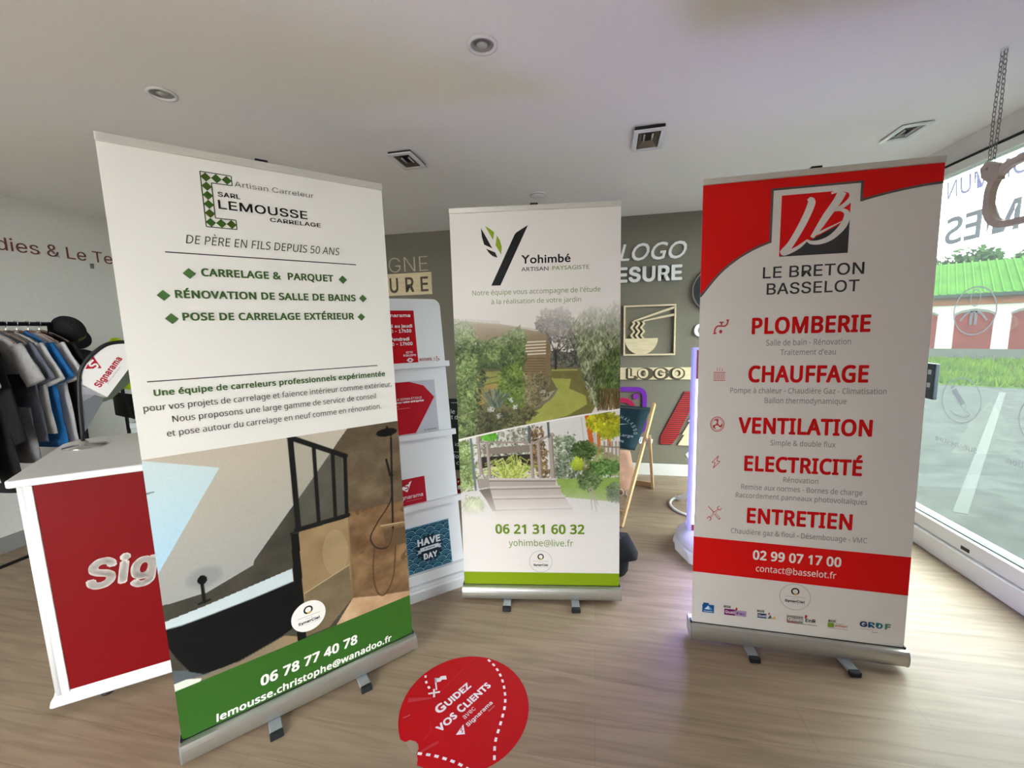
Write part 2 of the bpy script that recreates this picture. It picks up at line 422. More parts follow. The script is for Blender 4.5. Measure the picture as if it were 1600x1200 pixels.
# ------------------------------------------------------------------ the room
XL, XR, YB, YF, HC = -4.15, 2.16, 4.22, -2.6, 2.53
WY0, WY1, WZ0, WZ1 = 1.9, 4.08, 0.21, 2.435      # shop window in the right wall
bm = BM(); box(bm, XL - .2, XR + .02, YF - .2, YB + .2, -.1, 0); struct('floor', bm, M['floor'], 'oak look vinyl plank floor')
bm = BM(); box(bm, XL - .2, 1.56, YF - .2, YB + .2, HC, HC + .12)
prism(bm, [(1.56, HC), (XR + .02, HC + .028), (XR + .02, HC + .12), (1.56, HC + .12)], XZ, YF - .2, YB + .2)
struct('ceiling', bm, M['ceil'], 'off-white painted ceiling')
bm = BM(); box(bm, XL - .2, XR + .2, YB, YB + .15, 0, 2.6); struct('wall_back', bm, M['wall_taupe'], 'taupe painted back wall')
bm = BM(); box(bm, XL - .15, XL, YF - .2, YB, 0, 2.6); struct('wall_left', bm, M['wall_white'], 'white painted wall behind the clothes')
bm = BM()
box(bm, XR, XR + .15, WY1, YB, -.1, 2.6); box(bm, XR, XR + .15, YF - .2, WY0, -.1, 2.6); box(bm, XR, XR + .15, WY0, WY1, WZ1, 2.6)
struct('wall_right', bm, M['wall_white'], 'white painted wall around the shop window')
bm = BM()
FX0, FX1, FZ1 = -2.6, -0.7, 2.45
box(bm, XL, FX0, YF - .15, YF, 0, 2.6); box(bm, FX1, XR, YF - .15, YF, 0, 2.6); box(bm, FX0, FX1, YF - .15, YF, FZ1, 2.6)
struct('wall_front', bm, M['wall_white'])
bm = BM(); box(bm, -.7, XR, -.95, -.83, 0, HC); struct('wall_light_blocker', bm, M['wall_white'])  # added unseen wall, keeps front daylight off the plumber banner
bm = BM(); box(bm, XL, XR, YB - .014, YB, 0, .12, .004); struct('baseboard_back', bm, M['base_white'])
bm = BM(); box(bm, XL, XL + .014, YF, YB - .014, 0, .12, .004); struct('baseboard_left', bm, bsdf('shaded_baseboard', (.55, .55, .54), .6))  # white baseboard, its shade put into the grey colour

# shop window with its frame, glass and lettering
def window_frame(bm):
    box(bm, XR - .055, XR + .10, WY0, WY1, 0, .115, .006)
    box(bm, XR - .03, XR + .08, WY0, WY1, .115, .205, .006)
    box(bm, XR - .012, XR + .06, WY0, WY1, WZ1 - .06, WZ1 - .012, .004)
    box(bm, XR - .02, XR + .08, WY0, WY0 + .06, .205, WZ1 - .06, .004)
    box(bm, XR - .02, XR + .08, WY1 - .06, WY1, .205, WZ1 - .06, .004)
def window_gasket(bm):
    box(bm, XR - .004, XR + .03, WY0 + .06, WY1 - .06, .205, .211)
    box(bm, XR - .016, XR + .02, WY0, WY1, WZ1 - .012, WZ1)
    box(bm, XR - .033, XR - .029, 2.72, 2.775, .135, .155)
win = bpy.data.objects.new('window_1', None); COL.objects.link(win); win['kind'] = 'structure'; win['label'] = 'large shop window with white frame'
part('window_frame', M['pvc'], win, window_frame)
part('gasket', M['black'], win, window_gasket)
part('glass_pane', M['glass'], win, lambda bm: box(bm, XR + .012, XR + .02, WY0 + .05, WY1 - .05, .2, WZ1 - .05))
GX = XR + .0195
dec = lambda a, b, d: (GX + .001 + d, a, b)
def decal(name, fn, mat): return part(name, M[mat], win, fn)
def film(bm, pts, *_): bm.faces.new([bm.verts.new(dec(a, b, 0)) for a, b in pts])
def film_ring(bm, o, i):
    A = [bm.verts.new(dec(a, b, 0)) for a, b in o]; B = [bm.verts.new(dec(a, b, 0)) for a, b in i]; n = len(o)
    for k in range(n): bm.faces.new((A[k], B[k], B[(k + 1) % n], A[(k + 1) % n]))
decal('window_lettering', lambda bm: flat_text(bm, dec, ('COMMUN', 2.64, 3.243, 2.235, .105), font='noto', shear=.15, off=.012), 'purple_vinyl')
decal('window_lettering', lambda bm: flat_text(bm, dec, ('EMES', 2.60, 3.214, 1.951, .162), font='noto', off=.022), 'grey_vinyl')
def ring3(bm, cy, cz, r, w, n=48): film_ring(bm, ell(cy, cz, r, r, n), ell(cy, cz, r - w, r - w, n))
def stroke(bm, pts, w, fn=dec, d=.0006):
    P = [Vector((a, b, 0)) for a, b in pts]; L = []; Rr = []
    for i, p in enumerate(P):
        t = (P[min(i + 1, len(P) - 1)] - P[max(i - 1, 0)]).normalized(); n = Vector((-t.y, t.x, 0)) * w / 2
        L.append((p + n)[:2]); Rr.append((p - n)[:2])
    for i in range(len(P) - 1): film(bm, [L[i], Rr[i], Rr[i + 1], L[i + 1]])
def icon_people(bm):
    cy, cz = 2.943, 1.531; ring3(bm, cy, cz, .143, .008)
    film_ring(bm, ell(cy, 1.607, .034, .05, 24), ell(cy, 1.607, .029, .045, 24))
    stroke(bm, [(cy + .09, 1.475), (cy + .05, 1.515), (cy, 1.535), (cy - .05, 1.515), (cy - .09, 1.475)], .012)
    for s in (-1, 1): stroke(bm, [(cy + s * .012, 1.53), (cy + s * .016, 1.49), (cy + s * .016, 1.45)], .02)
decal('window_pictogram', icon_people, 'grey_vinyl')
def icon_pencil(bm):
    ring3(bm, 2.963, .995, .14, .007)
    film(bm, [(3.033, 1.045), (3.005, 1.065), (2.93, .985), (2.957, .963)], dec, 0, .0006)
    film(bm, [(3.04, 1.052), (3.012, 1.073), (3.02, 1.082), (3.035, 1.08), (3.045, 1.065)], dec, 0, .0006)
    stroke(bm, [(2.93, .985), (2.921, .935), (2.957, .963)], .005)
    stroke(bm, [(v[0], v[1]) for v in smoothpath([(3.03, .92, 0), (2.98, .9, 0), (2.92, .9, 0), (2.89, .92, 0), (2.915, .935, 0)], 6)], .007)
decal('window_pictogram', icon_pencil, 'grey_vinyl')
def icon_third(bm):
    ring3(bm, 2.467, .975, .14, .007)
    film_ring(bm, ell(2.467, .975, .045, .045, 24), ell(2.467, .975, .03, .03, 24))
    for k in range(8):
        a = k * math.pi / 4; stroke(bm, [(2.467 + .045 * math.cos(a), .975 + .045 * math.sin(a)), (2.467 + .062 * math.cos(a), .975 + .062 * math.sin(a))], .018)
decal('window_pictogram', icon_third, 'grey_vinyl')
decal('window_lettering', lambda bm: flat_text(bm, dec, ('Interlocuteur', 2.778, 3.105, 1.254, .032), off=.008), 'grey_vinyl')
decal('window_lettering', lambda bm: flat_text(bm, dec, ('sur-mesure', 2.818, 3.118, .706, .036), off=.008), 'grey_vinyl')
decal('window_lettering', lambda bm: flat_text(bm, dec, ('ition', 2.535, 2.636, .708, .036), off=.008), 'grey_vinyl')
# the glazed front behind the photographer
wf = bpy.data.objects.new('window_2', None); COL.objects.link(wf); wf['kind'] = 'structure'
def front_frame(bm):
    for x in (FX0, (FX0 + FX1) / 2 - .03, FX1 - .06): box(bm, x, x + .06, YF - .1, YF - .02, 0, FZ1)
    box(bm, FX0, FX1, YF - .1, YF - .02, 0, .1); box(bm, FX0, FX1, YF - .1, YF - .02, FZ1 - .06, FZ1)
part('window_frame', M['pvc'], wf, front_frame)
part('glass_pane', M['clear_glass'], wf, lambda bm: box(bm, FX0, FX1, YF - .065, YF - .057, .05, FZ1 - .03))

# ------------------------------------------------------------------ outside
M['asphalt'] = noisy('wet_asphalt', (.125, .138, .13), (.185, .20, .188), 5, .55, 0, .3, (1, 1, 1), 10)
M['grass'] = noisy('bright_grass', (.12, .19, .03), (.21, .28, .05), 3, .9, 0, .3)
bm = BM(); box(bm, -60, 70, -60, 70, -.3, -.12); struct('ground_outside', bm, M['asphalt'], 'wet grey asphalt forecourt')
e = Vector((.836, -.549, 0)); nn = Vector((.549, .836, 0)); B0 = Vector((14.21, 18.714, -.12))
def fac(s, d, z): return B0 + e * s + nn * d + Vector((0, 0, z + .12))
fz = lambda a, b, d: fac(a, d, b)
fxy = lambda a, b, d: fac(a, b, d)
bm = BM(); prism(bm, [(-30, -8.9), (30, -8.9), (30, .1), (-30, .1)], fxy, -.2, -.115); struct('ground_verge', bm, M['grass'], 'grass verge in front of the green roofed building')
rng = random.Random(2)
bm = BM()
for i in range(16000):
    s = rng.uniform(-5, 5); d = -8.85 + 8.6 * rng.random() ** 1.0; h = rng.uniform(.06, .26); p = fac(s, d, -.12); a = rng.uniform(0, 6.28); w = .025
    q = Vector((math.cos(a), math.sin(a), 0)); l = Vector((rng.uniform(-.1, .1), rng.uniform(-.1, .1), h))
    bm.faces.new([bm.verts.new(p - q * w), bm.verts.new(p + q * w), bm.verts.new(p + l)])
g = obj('grass', bm, noisy('grass_blades', (.14, .24, .03), (.26, .33, .06), 1.2, .9), fixn=False); tag(g, 'bright green grass on the verge across the forecourt', 'grass', kind='stuff')
bm = BM(); box(bm, -7, 1.9, -9, YF - .16, -.12, -.10); struct('ground_bounce', bm, noisy('pale_bounce_ground', (.60, .59, .57), (.66, .65, .63), 3, .8))  # added unseen pale ground that bounces daylight up to the ceiling
bm = BM(); prism(bm, [(8.57, 10.72), (8.66, 10.68), (3.02, 3.91), (2.94, 3.95)], XY, -.12, -.117); struct('parking_line', bm, bsdf('road_paint', (.235, .245, .235), .7)); bpy.data.objects['parking_line']['label'] = 'pale painted line across the asphalt'

bd = thing('outbuilding', 'low white building with green sheet roof and bricked-up windows across the forecourt', 'building', B0)
bi = Matrix.Translation(-B0)
bf = lambda a, b, d: fac(a, d, b) - B0
bfx = lambda a, b, d: fac(a, b, d) - B0
part('wall', bsdf('white_render', (.50, .49, .46), .9), bd, lambda bm: prism(bm, [(-9, .05), (12, .05), (12, 7), (-9, 7)], bfx, -.12, 2.3))
part('plinth', bsdf('grey_plinth', (.22, .23, .215), .9), bd, lambda bm: prism(bm, [(-9.02, 0), (12.02, 0), (12.02, 7), (-9.02, 7)], bfx, -.12, .32))
part('frieze', bsdf('orange_band', (.38, .23, .14), .9), bd, lambda bm: prism(bm, [(-9.03, -.02), (12.03, -.02), (12.03, 7), (-9.03, 7)], bfx, 1.99, 2.3))
part('gutter', bsdf('dark_gutter', (.12, .15, .14), .6), bd, lambda bm: prism(bm, [(-9.3, -.36), (12.3, -.36), (12.3, -.22), (-9.3, -.22)], bfx, 2.26, 2.38))
def roofing(bm):
    k = 0; st = .23; s = -9.3
    prism(bm, [(-.3, 2.36), (3.5, 3.86), (7.3, 2.36), (7.2, 2.30), (3.5, 3.76), (-.2, 2.30)], lambda a, b, d: fac(d, a, b) - B0, -9.3, 12.3)
    while s < 12.2:
        prism(bm, [(-.32, 2.37), (3.5, 3.88), (3.5, 3.93), (-.32, 2.42)], lambda a, b, d: fac(d, a, b) - B0, s, s + .045); s += st
part('roof', noisy('green_sheet_roof', (.13, .26, .06), (.18, .31, .08), 1.5, .6), bd, roofing)
bk = noisy('red_brick_infill', (.24, .07, .07), (.30, .10, .09), 4, .9)
for s0 in (-5.05, -3.63, -2.21, -.75, .66, 2.07, 3.5):
    w = part('window', bk, bd, lambda bm: prism(bm, [(s0, .32), (s0 + .98, .32), (s0 + .99, 1.58), (s0 + .83, 1.69), (s0 + .49, 1.75), (s0 + .16, 1.69), (s0, 1.58)], bf, .03, .2))
    part('arch', bsdf('grey_arch', (.28, .30, .28), .9), w, lambda bm: prism(bm, [(s0 - .02, 1.58), (s0 + .16, 1.68), (s0 + .49, 1.74), (s0 + .83, 1.68), (s0 + 1.01, 1.58), (s0 + 1.01, 1.66), (s0 + .83, 1.77), (s0 + .49, 1.84), (s0 + .16, 1.77), (s0 - .02, 1.66)], bf, .02, .2))
LM = [noisy('leaf_green', (.07, .14, .05), (.14, .22, .09), 2, .8), noisy('leaf_pale', (.11, .19, .07), (.20, .28, .13), 2, .8)]
def tree(s, d, h, r, lab, mi):
    t = thing('tree', lab, 'tree', fac(s, d, -.12), 0, 'trees behind the green roof')
    part('trunk', bsdf('bark', (.3, .25, .2), .9), t, lambda bm: tube(bm, [(0, 0, 0), (.05, 0, h * .5), (0, .05, h - r * .5)], [.16, .13, .06], 8))
    bm = BM()
    for i in range(3200):
        a = rng.uniform(0, 6.28); b = rng.uniform(-1, 1); q = r * rng.uniform(.5, 1.05) * (1 + .25 * math.sin(3 * a + s))
        p = Vector((math.cos(a) * math.sqrt(1 - b * b) * q, math.sin(a) * math.sqrt(1 - b * b) * q, h - r * .8 + b * q * .8)); x = Vector((rng.gauss(0, 1), rng.gauss(0, 1), rng.gauss(0, 1))).normalized() * .17; y = x.orthogonal().normalized() * .11
        bm.faces.new([bm.verts.new(p - x), bm.verts.new(p + y), bm.verts.new(p + x), bm.verts.new(p - y)])
    obj('crown', bm, LM[mi], t, fixn=False)
for s, h, r, l, mi in ((-4.6, 5.0, 1.15, 'dark green tree behind the green roof, farthest one to the left', 0), (-2.2, 4.9, 1.15, 'low pale green tree crown behind the roof near the red banner', 1), (.15, 5.1, 1.2, 'rounded green tree crown above the middle of the green roof', 0), (2.6, 5.2, 1.2, 'pale tree crown behind the green roof at the window edge', 1)):
    tree(s, 10.0, h, r, l, mi)

for m_ in bpy.data.materials:
    if m_.name.split('.')[0] in ('wet_asphalt', 'bright_grass', 'grass_blades', 'white_render', 'grey_plinth', 'orange_band', 'green_sheet_roof', 'red_brick_infill', 'leaf_green', 'leaf_pale', 'road_paint', 'grey_arch', 'dark_gutter'):
        m_.node_tree.nodes['Principled BSDF'].inputs['Specular IOR Level'].default_value = .06
        m_.node_tree.nodes['Principled BSDF'].inputs['Roughness'].default_value = .9
# ------------------------------------------------------------------ the three roll-up banners
HB, HT, BW = .0986, 2.1025, .85
HV = HT - HB
def make_banner(label, loc, rz, lean, feet, art, curl=0.0):
    t = thing('roll_up_banner', label, 'banner', loc, rz, 'roll-up banners on the shop floor')
    k = math.tan(lean)
    def place(V):
        u = V[:, 0] - BW / 2; c = curl * (u / (BW / 2)) ** 2
        return np.stack([u, V[:, 1] * k - V[:, 2] * .0004 - c, HB + V[:, 1]], 1)
    p = Print(); art(p)
    # reverse side and edges of the sheet
    n = 12
    us = np.linspace(0, BW, n + 1)
    back = [(u, v, -2) for v in (-.02, HV) for u in us]
    p.add(back, [(i + 1, i, n + 1 + i, n + 2 + i) for i in range(n)], (.80, .80, .78))
    p.build('graphic_panel', M['print'], t, place)
    # cassette: rounded front, flat back, end caps
    prof = [(-.012, .094)] + [(-.018 - .016 * math.sin(rad(a)), .058 + .036 * math.cos(rad(a))) for a in range(20, 181, 20)] + [(.06, .022), (.066, .03), (.066, .086), (.055, .094)]
    def cas(bm):
        prism(bm, prof, lambda a, b, d: (d, a, b), -.428, .428)
    part('base_cassette', M['alu'], t, cas)
    for s in (-1, 1):
        part('end_cap', M['alu_foot'], t, lambda bm: prism(bm, [(a * 1.03, b + (.001 if b > .06 else -.001)) for a, b in prof], lambda a, b, d: (d, a, b), s * .428, s * .433))
        part('end_plug', M['black'], t, lambda bm: box(bm, s * .4265 - .0035, s * .4265 + .0035, -.008, .02, .09, .103, .001))
    part('slot_gasket', M['black'], t, lambda bm: box(bm, -.425, .425, -.003, .008, .0935, .0965))
    for x, ang in feet:
        f = part('foot', M['alu_foot'], t, lambda bm: (box(bm, -.021, .021, -.078, .07, .008, .0215, .003)), loc=(x, 0, 0), rot=(0, 0, ang))
        part('foot_cap', M['dark_rubber'], f, lambda bm: box(bm, -.0225, .0225, -.098, -.076, .0, .023, .004)); part('foot_cap', M['dark_rubber'], f, lambda bm: box(bm, -.0215, .0215, .068, .09, 0, .023, .004))
    yt = HV * k
    def rail(bm):
        box(bm, -.426, .426, yt - .009, yt + .008, HT - .025, HT, .003)
    part('top_rail', noisy('satin_aluminium', (.80, .79, .76), (.84, .83, .80), 30, .4, .35, 0, (1, 60, 60)), t, rail)
    part('rail_clip', M['black'], t, lambda bm: box(bm, -.02, .02, yt + .004, yt + .03, HT - .02, HT + .012, .003))
    part('support_pole', M['grey_metal'], t, lambda bm: tube(bm, [(0, .03, .09), (0, .025 + HV * k * .5, HT * .5), (0, yt + .018, HT - .01)], [.011, .009, .007], 10))
    return t

INK = (.16, .16, .15); WHITE = (.895, .885, .86)
GREEN = (.25, .38, .20); DG = (.22, .36, .12)
def syner(p, cx, cy, r, ring_only=False):
    if ring_only:
        p.ring(cx, cy, r, r, .0022, (.66, .65, .63), 3)
    else: p.ellipse(cx, cy, r, r, (.92, .91, .89), 3, n=48)
    q = r / .063
    p.ring(cx, cy + .027 * q, .017 * q, .017 * q, .006 * q, (.10, .10, .12), 4)
    p.poly(ell(cx, cy + .027 * q, .0172 * q, .0172 * q, 12, 250, 320) + ell(cx, cy + .027 * q, .011 * q, .011 * q, 12, 250, 320)[::-1], (.75, .62, .2), 5)
    p.text('SynerCiel', cx - .040 * q, cx + .040 * q, cy - .026 * q, .0115 * q, (.10, .10, .12), 'inter', .03, 0, 4)
    p.rect(cx - .042 * q, cy + .0005 * q, cx + .042 * q, cy + .0022 * q, (.62, .62, .61), 4)
    p.rect(cx - .014 * q, cy - .0085 * q, cx + .014 * q, cy - .0072 * q, (.62, .62, .61), 4)
    p.rect(cx - .022 * q, cy - .032 * q, cx + .042 * q, cy - .0308 * q, (.66, .66, .65), 4)

def diamond(p, x, y, r, col, L=3, rx=None):
    rx = rx or r; p.poly([(x - rx, y), (x, y - r), (x + rx, y), (x, y + r)], col, L)

def art_tiler(p):
    p.rect(0, -.02, BW, HV, WHITE, 0)
    # tiled C
    C = [(.243, 1.939), (.329, 1.939), (.329, 1.908), (.271, 1.907), (.271, 1.794), (.329, 1.794), (.329, 1.763), (.243, 1.763)]
    for a, b in zip(C, C[1:] + C[:1]): p.line([a, b], .0028, (.15, .22, .12), 2)
    for i, (x, y) in enumerate([(.257, 1.923), (.286, 1.923), (.315, 1.923), (.257, 1.894), (.257, 1.865), (.257, 1.836), (.257, 1.807), (.257, 1.778), (.286, 1.778), (.315, 1.778)]):
        diamond(p, x, y, .0145, DG if i % 3 else (.26, .34, .10), 3)
    p.text('Artisan Carreleur', .336, .586, 1.907, .0165, (.24, .25, .23), 'inter', -.005)
    p.text('SARL', .285, .349, 1.866, .0155, (.12, .12, .12), 'inter', .02)
    p.text('LEMOUSSE', .283, .558, 1.826, .029, (.10, .10, .10), 'inter', .018)
    p.text('CARRELAGE', .433, .602, 1.802, .0145, (.12, .12, .12), 'inter', .015)
    p.text('DE PÈRE EN FILS DEPUIS 50 ANS', .183, .664, 1.703, .0275, (.22, .26, .20), 'noto', 0, .22)
    p.rect(.127, 1.669, .723, 1.6725, INK, 2)
    for s, a, b, v in (('CARRELAGE &  PARQUET', .214, .632, 1.599), ('RÉNOVATION DE SALLE DE BAINS', .138, .711, 1.525), ('POSE DE CARRELAGE EXTÉRIEUR', .150, .699, 1.452)):
        p.text(s, a, b, v, .0262, GREEN, 'noto', .038)
    for x, y, r in ((.182, 1.606, .0175), (.667, 1.609, .0165), (.109, 1.533, .0175), (.740, 1.537, .0155), (.122, 1.459, .0175), (.728, 1.462, .0155)): diamond(p, x, y, r, (.28, .42, .22))
    p.rect(.04, 1.257, .779, 1.2605, INK, 2)
    p.text('Une équipe de carreleurs professionnels expérimentée', .052, .809, 1.211, .0213, GREEN, 'noto', .034)
    p.text('pour vos projets de carrelage et faïence intérieur comme extérieur.', .022, .834, 1.164, .0208, INK)
    p.text('Nous proposons une large gamme de service de conseil', .09, .763, 1.120, .0208, INK)
    p.text('et pose autour du carrelage en neuf comme en rénovation.', .071, .782, 1.074, .0208, INK)
    # printed photograph of an attic bathroom
    P = Paint(0, .15, .85, 1.009, .0023, (.70, .67, .61)); U, V = P.U, P.V_
    n1 = P.noise(3, 4, 4, 1); n2 = P.noise(14, 18, 4, 7); n3 = P.noise(40, 40, 3, 9)
    P.grad(V > -1, (.60, .61, .60), (.74, .70, .63), (V - .45) / .55 + (n1 - .5) * .1)
    P.grad(P.inside([(0, 1.006), (.199, .94), (.007, .629), (-.01, .6)]), (.66, .80, .88), (.77, .84, .84), (V - .62) / .35)
    P.poly([(0, .90), (.02, .90), (.02, .895), (0, .893)], (.5, .55, .56))
    dk = P.inside([(.85, 1.02), (.64, 1.014), (.433, .764), (.407, .736), (.268, .57), (.263, .553), (.117, .503), (-.01, .505), (-.01, .1), (.86, .1)])
    P.grad(dk, (.21, .205, .18), (.30, .28, .24), n2 + .1)
    P.line([(.64, 1.014), (.433, .764), (.407, .736), (.268, .57), (.263, .553), (.117, .503)], .004, (.72, .74, .74), .6)
    tl = P.inside([(.64, 1.02), (.86, 1.02), (.86, .26), (.602, .277), (.605, .9), (.55, .9)])
    P.grad(tl & dk, (.30, .25, .19), (.46, .40, .31), n2 * 1.4 - .15 + (n1 - .5) * .5)
    lo = P.inside([(.608, .66), (.86, .645), (.86, .2), (.6, .27)])
    P.grad(lo, (.36, .26, .17), (.56, .45, .32), n2 * 1.5 - .2 + (n1 - .5) * .4)
    P.fill(lo & (n3 > .68) & (n1 > .5), (.36, .24, .15), .6); P.line([(.605, .66), (.85, .645)], .003, (.33, .28, .22))
    # half wall
    hw = P.inside([(.424, .629), (.612, .634), (.6, .277), (.5, .19), (.41, .19)])
    P.grad(hw, (.50, .41, .29), (.66, .56, .42), n1 * 1.5 - .25 + (n2 - .5) * .5)
    P.fill(P.inside(ell(.55, .50, .05, .10, 20)) & hw, (.70, .62, .48), .35)
    P.grad(P.inside([(.423, .372), (.598, .428), (.6, .277), (.5, .19), (.41, .19)]), (.40, .35, .26), (.50, .44, .34), n2)
    P.line([(.423, .372), (.598, .428)], .0035, (.72, .66, .54)); P.line([(.612, .634), (.601, .277)], .004, (.46, .40, .31))
    P.grad(P.inside([(.498, .15), (.602, .277), (.70, .245), (.86, .205), (.86, .15)]), (.66, .52, .39), (.80, .68, .54), n2 * 1.4 - .2)
    # tub
    P.grad(P.inside([(0, .26), (.045, .237), (.09, .205), (.19, .2), (.34, .23), (.41, .19), (.41, .14), (-.01, .14)]), (.42, .40, .36), (.58, .50, .38), U / .4 + (n2 - .5) * .3)
    P.poly([(0, .213), (.03, .215), (.075, .195), (.06, .17), (0, .17)], (.84, .86, .80)); P.poly([(0, .265), (.05, .24), (.1, .2), (.04, .212), (0, .214)], (.33, .36, .38))
    P.poly([(.396, .63), (.423, .625), (.414, .18), (.381, .18)], (.075, .075, .075))
    bd = P.inside([(0, .418), (.041, .414), (.126, .417), (.256, .425), (.387, .438), (.395, .259), (.332, .233), (.184, .203), (.082, .206), (.045, .237), (.014, .307), (0, .35)])
    P.grad(bd, (.055, .055, .06), (.075, .075, .08), n3)
    P.poly([(0, .446), (.101, .455), (.222, .47), (.387, .491), (.387, .438), (.256, .425), (.126, .417), (.041, .414), (0, .418)], (.76, .81, .82))
    P.line([(0, .418), (.041, .414), (.126, .417), (.256, .425), (.387, .438)], .003, (.5, .54, .55))
    P.stamp(.12, .56, .05, .035, 0, (.48, .49, .50), .5)
    P.fill(P.inside(ell(.112, .553, .014, .017, 20)), (.05, .05, .05)); P.line([(.110, .54), (.110, .470)], .010, (.06, .06, .06)); P.line([(.095, .47), (.125, .473)], .008, (.06, .06, .06))
    # glazed screen
    P.poly([(.43, 1.0), (.615, .893), (.603, .648), (.43, .645)], (.52, .52, .47), .28)
    for a, w in (([(.425, 1.009), (.620, .896)], .020), ([(.427, 1.01), (.424, .64)], .020), ([(.618, .896), (.606, .642)], .015), ([(.416, .641), (.612, .645)], .016), ([(.505, .955), (.498, .644)], .014), ([(.572, .918), (.561, .645)], .014), ([(.395, .632), (.612, .638)], .006)):
        P.line(a, w, (.10, .10, .095))
    # shower
    P.line([(.815, .94), (.794, .52)], .008, (.09, .08, .07)); P.fill(P.inside(ell(.798, .966, .046, .018, 24)), (.07, .065, .06)); P.line([(.80, .99), (.815, .95)], .008, (.07, .06, .06))
    P.line([(.787, .846), (.799, .774), (.81, .77)], .009, (.08, .07, .07))
    P.line([(v[0], v[1]) for v in smoothpath([(.803, .773, 0), (.794, .661, 0), (.728, .574, 0), (.694, .515, 0), (.719, .462, 0), (.77, .454, 0), (.797, .526, 0)], 6)], .005, (.13, .10, .08))
    P.line([(v[0], v[1]) for v in smoothpath([(.707, .467, 0), (.694, .351, 0), (.705, .261, 0), (.739, .238, 0), (.781, .308, 0), (.802, .455, 0)], 6)], .007, (.30, .21, .13), .7)
    P.poly([(.75, .53), (.86, .52), (.86, .44), (.76, .45)], (.34, .27, .19), .75)
    P.line([(.743, .552), (.85, .538)], .014, (.50, .42, .31)); P.line([(.743, .556), (.85, .543)], .004, (.78, .68, .52))
    P.img += (P.np.rand(*P.U.shape)[..., None] - .5) * .03
    P.img = np.clip(P.img, 0.02, 1)
    p.raster(0, .15, .85, 1.009, P.img, None, 1)
    p.rect(0, -.02, BW, .186, (.20, .38, .13), 2)
    syner(p, .429, .273, .063)
    p.text('06 78 77 40 78', .245, .605, .066, .041, (.93, .93, .90), 'noto', .042, .1)
    p.text('lemousse.christophe@wanadoo.fr', .100, .752, .006, .029, (.93, .93, .90), 'noto', .032, .08)

